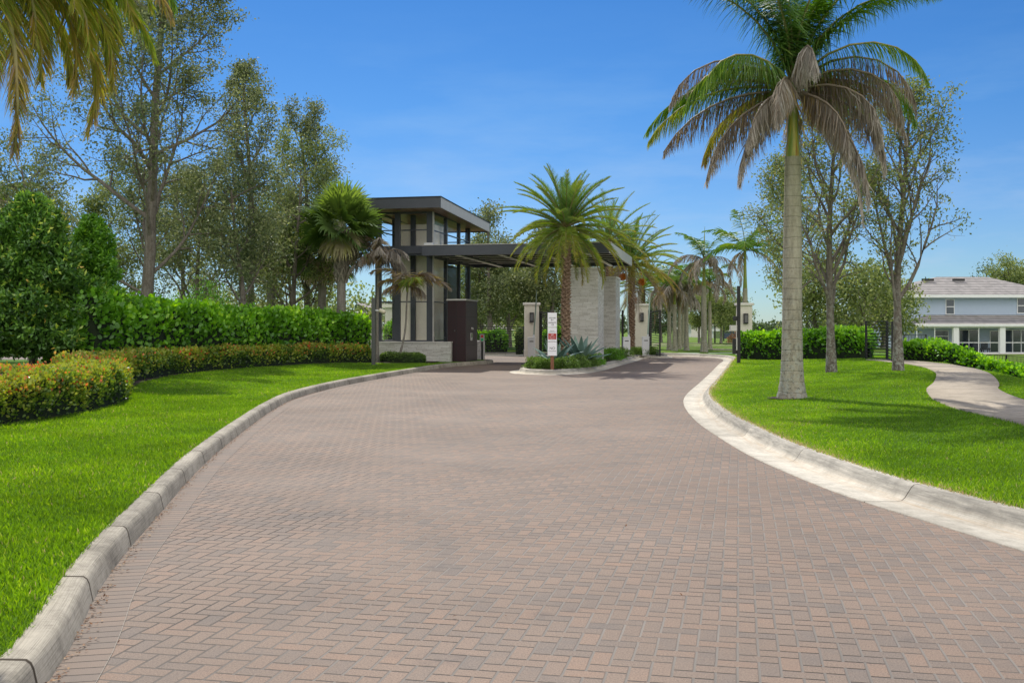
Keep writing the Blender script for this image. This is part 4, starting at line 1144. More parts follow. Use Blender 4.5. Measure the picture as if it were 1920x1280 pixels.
# ================================================================== the island
ISL = [(.45, 37.6), (1.45, 36.9), (2.5, 38.4), (3.4, 41.4), (4.4, 45.8), (5.55, 50.6), (6.3, 54.2), (6.75, 57.0), (6.0, 58.3), (4.4, 58.0), (3.4, 54.0), (2.2, 48.2), (.9, 42.4), (.25, 39.2), (.45, 37.6)]
def build_island():
    p = catmull(ISL, .35)
    # closed loop, counter-clockwise seen from above
    o = sweep('kerb', p, [(-.34, .004), (-.03, .012), (0.0, .02), (.05, .13), (.09, .158), (.24, .165), (.25, .10)], 'pan_concrete'); tag(o, kind='structure')
    q = p + normals2(p) * .245
    c = q.mean(0)
    V = [(c[0], c[1], .17)] + [(a, b, .145) for a, b in q]
    Fc = [(0, i + 1, i + 2) for i in range(len(q) - 1)]
    m = mesh_obj('mulch_bed', V, Fc, 'mulch'); tag(m, kind='structure')
    # second small island at the far pier
    p2 = catmull([(7.55, 57.3), (8.3, 57.1), (8.7, 58.2), (8.9, 62), (8.8, 68), (7.3, 69), (7.0, 64), (7.1, 59), (7.55, 57.3)], .4)
    o = sweep('kerb', p2, [(-.25, .004), (-.02, .012), (.04, .12), (.08, .158), (.2, .165), (.22, .1)], 'pan_concrete'); tag(o, kind='structure')
    q = p2 + normals2(p2) * .21; c = q.mean(0)
    m = mesh_obj('mulch_bed', [(c[0], c[1], .17)] + [(a, b, .145) for a, b in q], [(0, i + 1, i + 2) for i in range(len(q) - 1)], 'mulch'); tag(m, kind='structure')

def text_obj(s, size, x, y, z, mat, parent, name='lettering', bold=0.0):
    cu = bpy.data.curves.new('lettering', 'FONT'); cu.body = s; cu.size = size; cu.align_x = 'CENTER'; cu.align_y = 'CENTER'; cu.extrude = .0008; cu.offset = bold
    o = bpy.data.objects.new('tmp', cu); COL.objects.link(o)
    bpy.context.view_layer.update()
    dg = bpy.context.evaluated_depsgraph_get()
    me = bpy.data.meshes.new_from_object(o.evaluated_get(dg))
    bpy.data.objects.remove(o); bpy.data.curves.remove(cu)
    me.materials.clear(); me.materials.append(M[mat])
    t = bpy.data.objects.new(name, me); COL.objects.link(t)
    t.rotation_euler = (math.radians(90), 0, 0)
    t.parent = parent; L = parent.location; t.location = (x - L.x, y - L.y, z - L.z)
    return t

def build_sign():
    Y = 37.75; x = px(1035.5, Y)
    t = thing('entrance_sign', 'stack of three white panels on a brown post reading VISITORS, RESIDENTS and NO SOLICITING', 'sign', (x, Y, .16))
    MB().box(x - .06, x + .06, Y + .02, Y + .12, .1, 2.22).build('post', 'post_wood', t, .005)
    MB().box(x - .085, x + .085, Y - .0, Y + .14, 2.221, 2.27).build('post_cap', 'black_metal', t, .01)
    z = lambda py: H + (YH - py) / F * Y
    w = .166; ys = [(586, 613.2), (613.9, 640.2), (640.9, 666.6)]
    for a, b in ys:
        MB().box(x - w, x + w, Y - .012, Y + .015, z(b), z(a)).build('panel', 'sign_white', t, .003)
    yy = Y - .0135
    text_obj('VISITORS', .062, x, yy, z(596.2), 'sign_ink', t, bold=.001)
    text_obj('RESIDENTS', .058, x, yy, z(604.9), 'sign_ink', t, bold=.001)
    for py, d in ((599.8, -1), (608.6, 1)):
        zc = z(py); m = MB()
        m.box(x - .045, x + .045, yy - .001, yy, zc - .006, zc + .006)
        for sg in (-1, 1):
            m.hexa([(x + d * .047, yy - .001, zc - .001 * sg), (x + d * .012, yy - .001, zc + sg * .032), (x + d * .012, yy, zc + sg * .032), (x + d * .047, yy, zc - .001 * sg),
                    (x + d * .047, yy - .001, zc + .012 * sg), (x + d * .024, yy - .001, zc + sg * .038), (x + d * .024, yy, zc + sg * .038), (x + d * .047, yy, zc + .012 * sg)])
        m.build('arrow', 'sign_ink', t)
    text_obj('PRIVATE', .042, x, yy, z(620.3), 'sign_ink', t); text_obj('COMMUNITY', .042, x, yy, z(623), 'sign_ink', t)
    MB().box(x - .145, x + .145, yy - .002, yy, z(636), z(625)).build('red_notice', 'sign_red', t)
    text_obj('NO', .06, x, yy - .003, z(627.3), 'sign_white', t, bold=.001)
    text_obj('TRESPASSING', .038, x, yy - .003, z(630.6), 'sign_white', t)
    text_obj('VIOLATORS WILL BE', .025, x, yy - .003, z(632.9), 'sign_white', t); text_obj('PROSECUTED', .025, x, yy - .003, z(634.6), 'sign_white', t)
    text_obj('24 HOUR SURVEILLANCE', .019, x, yy, z(638.2), 'sign_ink', t)
    text_obj('NO', .125, x, yy, z(652.8), 'sign_ink', t); text_obj('SOLICITING', .05, x, yy, z(658), 'sign_ink', t)

def agave(label, x, Y, z, R, seed, n=20, flat=.3):
    rng = np.random.default_rng(seed)
    t = thing('agave', label, 'agave plant', (x, Y, z), 'blue-green agaves on the island')
    for k in range(n):
        f = k / (n - 1); az = k * 2.39996; el = math.radians(82 - f * (82 - 12 - 20 * (1 - flat)))
        L = R * rng.uniform(.8, 1.1) * (.75 + .25 * math.sin(f * 3))
        d0 = np.array([math.cos(az), math.sin(az)]); V = []; e = el; p = np.array([0, 0, 0.])
        side = np.array([-math.sin(az), math.cos(az), 0]); K = 9
        for q in range(K):
            s = q / (K - 1); w = .075 * R * (math.sin(math.pi * min(.98, .18 + s * .8)) ** .8) * (1.5 - .5 * s) * (1 if q < K - 1 else .03)
            dd = np.array([d0[0] * math.cos(e), d0[1] * math.cos(e), math.sin(e)]); nn = np.cross(dd, side) * -1
            V += [tuple(p - side * w + nn * w * .45), tuple(p - nn * w * .12), tuple(p + side * w + nn * w * .45)]
            p = p + dd * L / (K - 1); e -= rng.uniform(.0, .09) * (1 + f)
        Fc = [(i * 3 + c, i * 3 + c + 1, i * 3 + c + 4, i * 3 + c + 3) for i in range(K - 1) for c in (0, 1)]
        mesh_obj('leaf', np.array(V), np.array(Fc), 'agave_leaf', t, True, rng.uniform(.2, .8) + np.zeros(len(Fc)))
    return t

# ================================================================== house on the right
def build_house():
    Y0 = 98.0; g0 = -.80
    X = lambda p: px(p, Y0)
    h = thing('two_storey_house', 'pale blue-grey two-storey house with tiled hip roof and screened porch', 'house', (X(1790), Y0, g0))
    xl, xr = X(1668), X(1975); ze = H + (YH - 555) / F * Y0
    yw = Y0 + 4.0
    sc = yw / Y0
    def wx(p): return px(p, yw)
    def wz(p): return H + (YH - p) / F * yw
    MB().box(wx(1665), wx(1980), yw, yw + 12, g0 - .3, wz(553) + .2).build('wall', 'house_wall', h)
    # upper hip roof
    x0, x1, y0, y1 = wx(1652), wx(1994), yw - .9, yw + 13
    zr0, zr1 = wz(553), H + (YH - 519) / F * (yw + 6.1); ins = 6.5
    v = [(x0, y0, zr0), (x1, y0, zr0), (x1, y1, zr0), (x0, y1, zr0), (px(1757, y0 + 7), y0 + 7, zr1), (px(1850, y0 + 7), y0 + 7, zr1)]
    def roof(name, v, f):
        o = mesh_obj(name, [tuple(np.array(p) - np.array(h.location)) for p in v], f, 'roof_tile', h); return o
    roof('roof', v, [(0, 1, 5, 4), (1, 2, 5), (2, 3, 4, 5), (3, 0, 4)])
    MB().box(x0, x1, y0 - .02, y0 + .12, zr0 - .28, zr0 - .002).build('fascia', 'trim_white', h)
    MB().box(x0 + .002, x1, y0 + .12, y1, zr0 - .1, zr0 - .04).build('eave_soffit', 'trim_white', h)
    for p in (1776, 1836):
        MB().box(wx(p) - .9, wx(p) + .3, yw + 3.9, yw + 4.1, wz(523.5), wz(521.5) + .15).build('roof_vent', 'black_metal', h)
    # porch roof
    px0 = X(1722); pz = H + (YH - 608) / F * Y0; pt = wz(595) + .25
    v = [(px0 - .3, Y0 - .3, pz), (xr + 2, Y0 - .3, pz), (xr + 2, yw - .01, pt), (px0 + 2.4, yw - .01, pt), (px0 - .3, yw - .01, pz)]
    roof('porch_roof', v, [(0, 1, 2, 3), (0, 3, 4)])
    MB().box(px0 - .35, xr + 2, Y0 - .4, Y0 - .25, pz - .2, pz + .02).build('porch_fascia', 'trim_white', h)
    MB().box(px0 - .3, xr + 2, Y0 - .2, yw - .05, pz - .26, pz - .21).build('porch_ceiling', 'trim_white', h)
    MB().box(px0 - .3, xr + 2, Y0 - .3, yw - .01, g0 - .3, g0 + .08).build('porch_floor', 'light_stone', h)
    for p in (1791.5, 1878.5, 1965):
        MB().box(X(p) - .26, X(p) + .26, Y0 - .2, Y0 + .2, g0 + .081, pz - .262).build('porch_column', 'trim_white', h, .01)
    for a, b in ((1719, 1786), (1797, 1873), (1884, 1960)):
        fr = MB(); xa, xb = X(a), X(b); zt, zb_ = pz - .262, g0 + .1
        n = 2
        zm = g0 + 1.05
        fr.box(xa, xb, Y0 - .03, Y0 + .03, zm, zm + .07); fr.box(xa, xb, Y0 - .03, Y0 + .03, zb_, zb_ + .07); fr.box(xa, xb, Y0 - .03, Y0 + .03, zt - .07, zt)
        for k in range(n + 1):
            q = xa + (xb - xa) * k / n; fr.box(q - .035, q + .035, Y0 - .035, Y0 + .035, zb_, zt)
        fr.build('screen_frame', 'trim_white', h)
    # doors and windows under the porch
    def window(pa, pb, za, zb, sash=1, name='window', yy=yw, mull=0):
        xa, xb = px(pa, yy), px(pb, yy)
        f = MB().box(xa - .08, xb + .08, yy - .06, yy - .002, za - .08, zb + .08); f.build(name + '_frame' if 0 else name, 'trim_white', h)
        w = [c for c in h.children][-1]
        g = MB().box(xa, xb, yy - .075, yy - .061, za, zb).build('pane', 'dark_glass', w)
        m = MB()
        if sash: m.box(xa, xb, yy - .09, yy - .076, (za + zb) / 2 - .04, (za + zb) / 2 + .04)
        for k in range(mull): q = xa + (xb - xa) * (k + 1) / (mull + 1); m.box(q - .05, q + .05, yy - .088, yy - .0762, za, zb)
        if m.v: m.build('sash', 'trim_white', w)
    window(1753, 1777, wz(640), wz(620)); window(1799, 1833, g0 + .1, wz(619), 0, 'sliding_door', yw, 1)
    window(1857, 1874, g0 + .1, wz(621), 0, 'sliding_door', yw, 0); window(1882, 1930, g0 + .1, wz(619), 0, 'sliding_door', yw, 2)
    window(1774, 1788, wz(588), wz(562)); window(1908, 1926, wz(586), wz(560)); window(1672, 1684, wz(588), wz(562))
    # patio furniture on the porch
    for p in (1833, 1848):
        x = px(p, Y0 + 2)
        t = thing('patio_chair', 'dark covered chair on the porch, %s of the two beside the white screen post' % ('left' if p < 1840 else 'right'), 'chair', (x, Y0 + 2, g0 + .08), 'dark chairs on the porch')
        MB().box(x - .35, x + .35, Y0 + 1.7, Y0 + 2.3, g0 + .35, g0 + .55).build('seat', 'interior_dark', t, .05)
        MB().box(x - .33, x + .33, Y0 + 2.2, Y0 + 2.35, g0 + .55, g0 + 1.15).build('backrest', 'interior_dark', t, .05)
        for sx in (-.3, .3):
            for sy in (1.75, 2.25): MB().box(x + sx - .03, x + sx + .03, Y0 + sy - .03, Y0 + sy + .03, g0 + .08, g0 + .35).build('leg', 'black_metal', t)

def small_house(name, label, x0, x1, Y, z1, ridge, col='light_stone', win=()):
    h = thing(name, label, 'house', ((x0 + x1) / 2, Y, 0))
    MB().box(x0, x1, Y, Y + 8, -.8, z1).build('wall', col, h)
    if ridge:
        v = [(x0 - .5, Y - .5, z1), (x1 + .5, Y - .5, z1), (x1 + .5, Y + 8.5, z1), (x0 - .5, Y + 8.5, z1), (x0 + 2.5, Y + 4, z1 + ridge), (x1 - 2.5, Y + 4, z1 + ridge)]
        mesh_obj('roof', [(a - h.location.x, b - Y, c) for a, b, c in v], [(0, 1, 5, 4), (1, 2, 5), (2, 3, 4, 5), (3, 0, 4), (3, 2, 1, 0)], 'roof_tile', h)
    else: MB().box(x0 - .25, x1 + .25, Y - .25, Y + 8.2, z1 + .002, z1 + .3).build('parapet', 'cap_stone', h)
    for a, b, c, d in win: MB().box(a, b, Y - .04, Y - .002, c, d).build('window', 'dark_glass', h)

# ================================================================== grass, litter
def build_grass():
    rng = np.random.default_rng(3)
    Vs, As = [], []
    def zone(side, y0, y1, dens, h, w, n4):
        if side < 0:
            xa = lambda Y: -.50 * Y - .3; xb = lambda Y: np.interp(Y, BLb[:, 1], BLb[:, 0]) + .02
        else:
            xa = lambda Y: kr_x(Y) - .03; xb = lambda Y: np.minimum(.50 * Y + .3, 60)
        Yg = np.linspace(y0, y1, 60); wmax = np.maximum(0, xb(Yg) - xa(Yg)); area = float(np.sum((wmax[1:] + wmax[:-1]) * np.diff(Yg)) / 2)
        n = int(area * dens)
        if n < 1: return
        cdf = np.cumsum(wmax + 1e-6); cdf /= cdf[-1]
        Y = np.interp(rng.random(n), np.concatenate([[0], cdf]), np.concatenate([[y0], Yg]))
        a, b = xa(Y), xb(Y); x = a + (b - a) * rng.random(n)
        ok = b > a
        # keep off the beds, hedges and the footpath
        if side < 0:
            bx = np.interp(Y, [p[1] for p in BED], [p[0] for p in BED]); ok &= x > bx - .05
        else:
            for q in PATHC: ok &= ~(((x - q[0]) ** 2 + (Y - q[1]) ** 2) < .66 ** 2)
            ok &= (x - 5.73) ** 2 + (Y - 21.4) ** 2 > .40 ** 2
        x, Y = x[ok], Y[ok]; n = len(x)
        z = (zl if side < 0 else zr)(x, Y)
        P = np.stack([x, Y, z - .008], 1)
        pn = np.sin(x * 1.7 + Y * .6) * np.sin(Y * 1.3 - x * .8) * .5 + np.sin(x * 4.1 - Y * 2.2) * .3
        hh = h * (1 + .22 * pn) * rng.uniform(.55, 1.25, n)
        D = unit(rng.normal(size=(n, 3)) * np.array([.42, .42, .1]) + np.array([0, 0, 1]))
        az = rng.uniform(0, math.pi, n); S = np.stack([np.cos(az), np.sin(az), 0 * az], 1)
        ww = w * rng.uniform(.7, 1.3, n)[:, None]
        q1 = P + D * (hh * .55)[:, None]
        bend = np.stack([rng.normal(size=n), rng.normal(size=n), -np.abs(rng.normal(size=n)) * .4], 1) * .35
        tip = q1 + unit(D + bend) * (hh * .5)[:, None]
        V = np.stack([P - S * ww * .5, P + S * ww * .5, q1 + S * ww * .4, tip, ][:4], 1)
        Vs.append(V.reshape(-1, 3))
        pl = np.sin(x * .55 + 1.3 * np.sin(Y * .31)) * np.sin(Y * .42 + 1.1 * np.sin(x * .7)); age = clamp01(.42 + .10 * pl + .16 * pn + rng.normal(size=n) * .17 + (rng.random(n) < .025) * .5)
        if side > 0:                                   # worn straw edge next to the kerb
            e = np.exp(-(x - kr_x(Y)) / .14) * (rng.random(n) < .75); age = clamp01(age + e * .6)
            age = clamp01(age + .22 * smooth(1 - (x - kr_x(Y)) / 1.6) * (rng.random(n) < .35))
        As.append(age)
    zone(-1, 4.5, 9, 7500, .058, .0042, 1); zone(1, 7.6, 12.5, 6500, .045, .0048, 1)
    zone(-1, 9, 14, 4500, .055, .0062, 1); zone(1, 12.5, 18, 3600, .044, .0068, 1)
    zone(-1, 14, 22, 2600, .052, .009, 1); zone(1, 18, 26, 1900, .043, .010, 1)
    zone(-1, 22, 44, 1000, .05, .016, 1); zone(1, 26, 38, 1000, .042, .016, 1); zone(1, 38, 56, 420, .042, .025, 1)
    V = np.concatenate(Vs); Fc = np.arange(len(V)).reshape(-1, 4)
    print('grass blades', len(Fc))
    o = mesh_obj('grass', V, Fc, 'grass_blade', None, False, np.concatenate(As))
    tag(o, 'short bright green turf blades covering both lawns', 'grass', kind='stuff')
    # litter in the gutter and scattered on the pavers
    n = 1900
    s = (rng.random(n) ** 1.7 * 90).astype(int); base = KL[s] + rng.normal(size=(n, 2)) * [.01, .12]
    off = -np.abs(rng.normal(size=n)) * .022 - .004
    p = base + normals2(KL)[s] * off[:, None]
    n2 = 130; p2 = np.stack([rng.uniform(-3, 4, n2), rng.uniform(5, 24, n2)], 1)
    p2 = p2[(p2[:, 0] > kl_x(p2[:, 1]) + .1) & (p2[:, 0] < np.interp(p2[:, 1], KRm[:, 1], KRm[:, 0]) - .1)]
    p = np.concatenate([p, p2]); n = len(p)
    P = np.stack([p[:, 0], p[:, 1], np.full(n, .012)], 1); D = unit(np.stack([rng.normal(size=n), rng.normal(size=n), rng.random(n) * .3], 1))
    V, Fc = leaves(P, D, rng.uniform(.012, .034, n), rng.uniform(.006, .016, n), rng, False, rand_dirs(n, rng, 2.5))
    V[:, 2] = np.maximum(V[:, 2], .005)
    o = mesh_obj('leaf_litter', V, Fc, 'litter', None, False, rng.random(n)); tag(o, 'dry brown leaf bits gathered along the left kerb', 'fallen leaves', kind='stuff')

# bed edge on the left lawn (front line of the low hedge)
BED = [(-6.2, 4), (-6.9, 12.0), (-7.25, 14.2), (-7.1, 16.2), (-7.05, 18.0), (-7.4, 20.3), (-8.5, 23.2), (-9.15, 26.0), (-9.45, 29), (-9.35, 32), (-8.75, 35), (-7.6, 38.8), (-6.5, 41.2), (-5.7, 42.2), (-4.9, 42.8), (-3.2, 44.2), (-3.1, 60)]

def redtip(tone, N, z, u, w, rng):
    patch = .5 + .5 * np.sin(u * 1.1 + 1) * np.sin(u * .37 + 2)
    t = clamp01(z / .62)
    r = rng.random(len(u))
    pk = rng.random(len(u)); add = np.where((t > .55) & (r < .07 + .30 * patch ** 2 * t), .12 + .42 * pk ** 1.6, 0)
    return np.minimum(tone * .9 + .10, .60) + add

def build_left():
    # planting bed
    ys = [4, 8, 12, 14, 16, 18, 20, 22, 24, 26, 28, 30, 32, 34, 36, 38, 40, 42, 44, 46, 49]
    V = []; 
    for Y in ys:
        b = float(np.interp(Y, [p[1] for p in BED], [p[0] for p in BED]))
        for k in range(8): x = b - .0 - (k / 7) ** 1.3 * (4 if Y < 44 else 2.2); V.append((x, Y, float(zl(x, Y)) + .02))
    Fc = [(i * 8 + k, i * 8 + k + 1, (i + 1) * 8 + k + 1, (i + 1) * 8 + k) for i in range(len(ys) - 1) for k in range(7)]
    tag(mesh_obj('mulch_bed', np.array(V), np.array(Fc), 'mulch'), kind='structure')
    lb = lambda o, a, b: [(p[0] - o, p[1]) for p in BED if a <= p[1] <= b]
    hedge('low_hedge', 'knee-high hedge with red and orange leaf tips at the front left lawn edge', 'hedge', [(-7.9, 13.0), (-7.85, 14.4), (-7.75, 16.3), (-7.75, 18.1), (-8.1, 20.2), (-8.9, 22.3)], 1.25, .66, zl, 'redtip_leaf', .062, 900, 11, tipcol=redtip, bump_=.12, wl=.7, group='low red-tipped hedges')
    hedge('low_hedge', 'knee-high red-tipped hedge curving below the tall green hedge', 'hedge', [(-9.3, 22.2), (-9.75, 24.4), (-10.05, 27.5), (-10.1, 30), (-9.9, 32.5), (-9.2, 35.4), (-8.3, 39), (-7.2, 41.6), (-6.4, 42.7), (-5.75, 43.0)], 1.1, .68, zl, 'redtip_leaf', .075, 520, 12, tipcol=redtip, bump_=.12, wl=.7, group='low red-tipped hedges')
    # yellow-green ground cover between
    def yel(tone, N, z, u, w, rng): return clamp01(tone * .6 + .25 + .15 * rng.random(len(u)))
    hedge('ground_cover_shrubs', 'yellow-green mounding shrubs behind the front red-tipped hedge', 'shrubs', [(-11.6, 20.2), (-10.9, 21.8), (-10.6, 23.8)], 2.2, .5, zl, 'redtip_leaf', .07, 330, 13, tipcol=yel, bump_=.2)
    # big clusia hedge
    hedge('tall_hedge', 'tall glossy bright green hedge of broad round leaves left of the tower', 'hedge', [(-11.5, 26.8), (-11.35, 29), (-11.0, 31.5), (-10.3, 34.5), (-9.3, 38.2), (-8.3, 41.6), (-7.3, 43.4), (-6.35, 44.5)], 1.7, 1.98, zl, 'clusia_leaf', .15, 150, 14, bump_=.09, wl=.72, hfun=lambda u: 1.12 - .15 * (u > 8) - .015 * u * (u < 8))
    s = thing
    shrub('rounded_shrub', 'fine-leaved light green rounded shrub rising above the tall hedge', (px(382, 36), 36, .3), 2.0, 2.75, 'bright_leaf', 15, .09, 9000)
    cone_shrub('evergreen_tree', 'dense dark evergreen with low skirted foliage at the far left', (px(58, 27.2), 27.2, .3), 1.66, 4.62, .62, 'magnolia_leaf', 16, n=56000, leaf=.15, shape=lambda t: (1 - t) ** .55 * (.72 + .28 * min(1, t * 6)) * (1 if t > .04 else .75))
    cone_shrub('evergreen_tree', 'narrow glossy green upright shrub between the dark evergreen and the hedge', (px(172, 29), 29, .3), 1.0, 4.3, .25, 'bright_leaf', 17, n=30000, leaf=.12, shape=lambda t: (1 - t) ** .5 * (.8 + .2 * min(1, t * 6)), lobes=.2)
    hedge('clipped_hedge', 'small clipped dark green hedge at the foot of the stone base', 'hedge', [(px(712, 43.6), 43.9), (px(752, 43.8), 43.8), (px(797, 44.1), 44.1)], .8, .42, zl, 'shrub_leaf', .05, 700, 18, bump_=.06)
    # broadleaf trees of the left bank
    G = 'sparse broadleaf trees behind the left hedge'
    make_tree('broadleaf_tree', 'tallest grey-trunked broadleaf tree with sparse dark crown on the left', (px(268, 36), 36, .2), 14.6, .24, 2.7, 21, t0=.14, n=(24, 9, 6), per=13, leaf=.115, group=G, prof=lambda t: 5.4 * (1 - .5 * t) * (.8 + .3 * math.sin(math.pi * min(1, t * 1.6))), up=.10, ang=(38, 66), clump=.26, tips_keep=.85, tipn=3)
    make_tree('broadleaf_tree', 'slender open-crowned tree with an airy pointed top, second from left', (px(478, 42), 42, .2), 11.9, .16, 2.0, 22, t0=.2, n=(17, 8, 5), per=9, leaf=.12, group=G, prof=lambda t: 3.3 * (1 - .72 * t) * (.85 + .3 * math.sin(math.pi * t)), up=.16, ang=(28, 52), clump=.25, tips_keep=.7)
    make_tree('broadleaf_tree', 'small-topped broadleaf tree just behind the fan palm', (px(578, 50), 50, .2), 11.0, .18, 2.0, 23, t0=.2, n=(16, 8, 5), per=10, leaf=.13, group=G, prof=lambda t: 3.9 * (1 - .6 * t), up=.12, ang=(35, 64), clump=.30, tips_keep=.75)
    make_tree('broadleaf_tree', 'leaning double-trunked tree with grey-green crown above the hedge', (px(470, 39), 39, .2), 6.6, .15, 2.5, 24, t0=.25, n=(11, 6, 5), per=10, leaf=.13, group=G, prof=lambda t: 2.7 * (1 - .3 * t), up=.06, ang=(45, 75), lean=(-.16, 0), clump=.45)
    make_tree('broadleaf_tree', 'spreading low-crowned tree between the tall tree and the slender tree', (px(372, 47), 47, .2), 7.2, .14, 2.6, 25, t0=.25, n=(12, 6, 4), per=9, leaf=.15, group=G, prof=lambda t: 3.0 * (1 - .35 * t), up=.08, ang=(40, 70), clump=.5)
    make_tree('broadleaf_tree', 'dense grey-green tree leaning behind the fan palm trunk', (px(560, 55), 55, .2), 6.8, .14, 2.6, 26, 'pale_leaf', t0=.25, n=(12, 6, 4), per=10, leaf=.16, group=G, prof=lambda t: 3.2 * (1 - .3 * t), up=.05, ang=(45, 75), clump=.5, lean=(-.1, 0))
    make_tree('broadleaf_tree', 'thin-leaved tree at the left picture edge behind the dark evergreen', (px(60, 46), 46, .2), 8.6, .15, 3.0, 27, t0=.3, n=(12, 6, 4), per=7, leaf=.15, group=G, prof=lambda t: 3.0 * (1 - .4 * t), clump=.5)
    make_tree('broadleaf_tree', 'low bushy tree filling the gap left of the tallest tree trunk', (px(190, 50), 50, .2), 7.0, .13, 2.6, 28, 'pale_leaf', t0=.15, n=(14, 7, 5), per=9, leaf=.14, group=G, prof=lambda t: 3.6 * (1 - .4 * t), up=.08, ang=(40, 70), clump=.35)
    make_tree('broadleaf_tree', 'low bushy tree right of the tallest tree trunk behind the rounded shrub', (px(345, 54), 54, .2), 8.2, .14, 2.6, 29, 'oak_leaf', t0=.15, n=(16, 7, 5), per=10, leaf=.14, group=G, prof=lambda t: 4.2 * (1 - .4 * t), up=.08, ang=(40, 70), clump=.35)
    make_tree('broadleaf_tree', 'grey-green tree mass between the slender tree and the fan palm', (px(545, 47), 47, .2), 8.6, .14, 2.6, 30, 'pale_leaf', t0=.15, n=(16, 7, 5), per=9, leaf=.13, group=G, prof=lambda t: 3.6 * (1 - .4 * t), up=.08, ang=(40, 70), clump=.32)
    # palms of the left bank
    SG = 'fan palms beside the tower'
    sabal_palm('fan_palm', 'large fan palm with bright green crown and criss-cross leaf bases left of the tower', (px(640, 44.5), 44.5, .2), 5.75, .20, 31, nf=40, R=1.24, group=SG)
    sabal_palm('fan_palm', 'smaller fan palm with plain brown trunk just left of the large fan palm', (px(604, 48.5), 48.5, .2), 5.0, .2, 32, nf=28, R=1.25, group=SG, boot=False, skirt=12)
    sabal_palm('fan_palm', 'half-hidden fan palm with a grey trunk behind the slender tree', (px(508, 49), 49, .2), 4.9, .2, 33, nf=22, R=1.1, group=SG, boot=False)
    # small withered palms
    def withered(label, x, Y, zc, r, seed, bend, specs, kind):
        rng = np.random.default_rng(seed)
        root = thing('withered_palm', label, 'palm tree', (x, Y, .2), 'withered small palms in front of the tower')
        pr = [(-.05 + (zc) * k / 24, r * (1.5 - .7 * min(1, k / 6)) * (1 - .25 * k / 24) * (1 + .05 * (k % 2))) for k in range(25)]
        lathe_obj('trunk', pr, 'palm_bark', root, 10, bend, rng, .02)
        bx, by = bend(zc)
        lathe_obj('sheath', [(zc - .05, r * .8), (zc + .12, r * 1.1), (zc + .4, r * .7), (zc + .6, .01)], 'dead_sheath' if kind else 'crownshaft', root, 8, bend)
        for (az, el, ln, dr, age, hg) in specs:
            add_frond(root, (bx, by, zc + .15), rng=rng, az=math.radians(az), el=math.radians(el), length=ln, droop=dr, ll=.72, lw=.05, n=46, age=age, hang=hg, vee=.3, plum=.6, sweep_=.8, sag=.6, rr=(.028, .008), bare=.15)
    withered('withered palm with mixed green and tan fronds on a thin leaning trunk', px(745, 43.9), 43.9, 3.0, .055, 41, lambda z: ((px(768, 43.9) - px(745, 43.9)) * min(1, z / 3.0) ** 1.0 + .1 * math.sin(z * 1.4) , 0),
             [(175, 62, 1.9, 1.6, .80, .25), (160, 40, 1.5, 1.3, .78, .3), (5, 35, 2.0, 1.5, .82, .25), (20, 60, 1.7, 1.9, .78, .3), (-10, 70, 1.5, 2.2, .8, .3), (-60, 55, 1.0, 1.4, .45, .3), (200, 20, 1.1, 1.2, .85, .4), (100, 50, 1.1, 1.3, .8, .3), (-100, 75, 1.0, 1.6, .80, .3), (-20, 10, .9, 1.2, .9, .5)], 0)
    withered('taller withered palm with limp grey-brown fronds behind the lamp post', px(706, 44.3), 44.3, 4.15, .09, 42, lambda z: (.02 * z, 0),
             [(a, e, l, d, g, h) for a, e, l, d, g, h in [(0, 60, 1.6, 2.2, .95, .55), (40, 40, 1.5, 2.0, .9, .55), (80, 70, 1.5, 2.2, .97, .5), (120, 55, 1.6, 2.1, .92, .5), (160, 45, 1.7, 1.9, .98, .5), (200, 65, 1.7, 2.2, .95, .5), (240, 40, 1.5, 2.0, .88, .55), (280, 70, 1.5, 2.3, .95, .5), (320, 50, 1.6, 2.1, .98, .5), (-80, 85, 1.3, 1.4, .86, .4), (180, 88, 1.2, 1.0, .84, .3), (10, 20, 1.4, 1.6, .97, .6), (190, 15, 1.5, 1.5, 1.0, .6), (140, 75, 1.6, 1.6, .9, .4)]], 1)
    # near palm whose trunk stands outside the frame
    specs = []
    rng = np.random.default_rng(5)
    for k in range(20):
        f = k / 19; specs.append((k * 137.5, 80 - 100 * f + rng.uniform(-6, 6), (1.1 if 10 < (k * 137.5) % 360 < 130 else 1.9) * rng.uniform(.9, 1.1), 1.1 + .5 * f, .40 + .25 * f + rng.uniform(-.08, .10), .28 + .2 * f))
    for k in range(32):
        specs.append((-85 + 105 * k / 31 + rng.uniform(-5, 5), [34, 12, -10, 22, 0][k % 5] + rng.uniform(-5, 5), 1.72 - .26 * (k % 3) * .6, 1.6 + rng.uniform(-.15, .4), .30 + .28 * ((k * 7) % 5) / 4 + rng.uniform(-.05, .05), .34))
    royal_palm('feather_palm', 'large yellowing feathery palm hanging over the top left corner', (-4.22, 7.0, .2), 3.6, 4.15, .09, specs, 51, ll=.36, lw=.011, nl=150, bend=lambda z: (.12 * z, 0))
    # left background palms and trees
    sp = [(k * 137.5, 70 - 100 * k / 15, 3.0, 1.6, (.3 if k < 8 else .95), .4) for k in range(16)]
    royal_palm('royal_palm', 'palm with green and brown fronds at the far left edge behind the evergreen', (px(-12, 48), 48, .2), 6.0, 7.6, .2, sp, 52, single=True, ll=.9, lw=.06, nl=36)

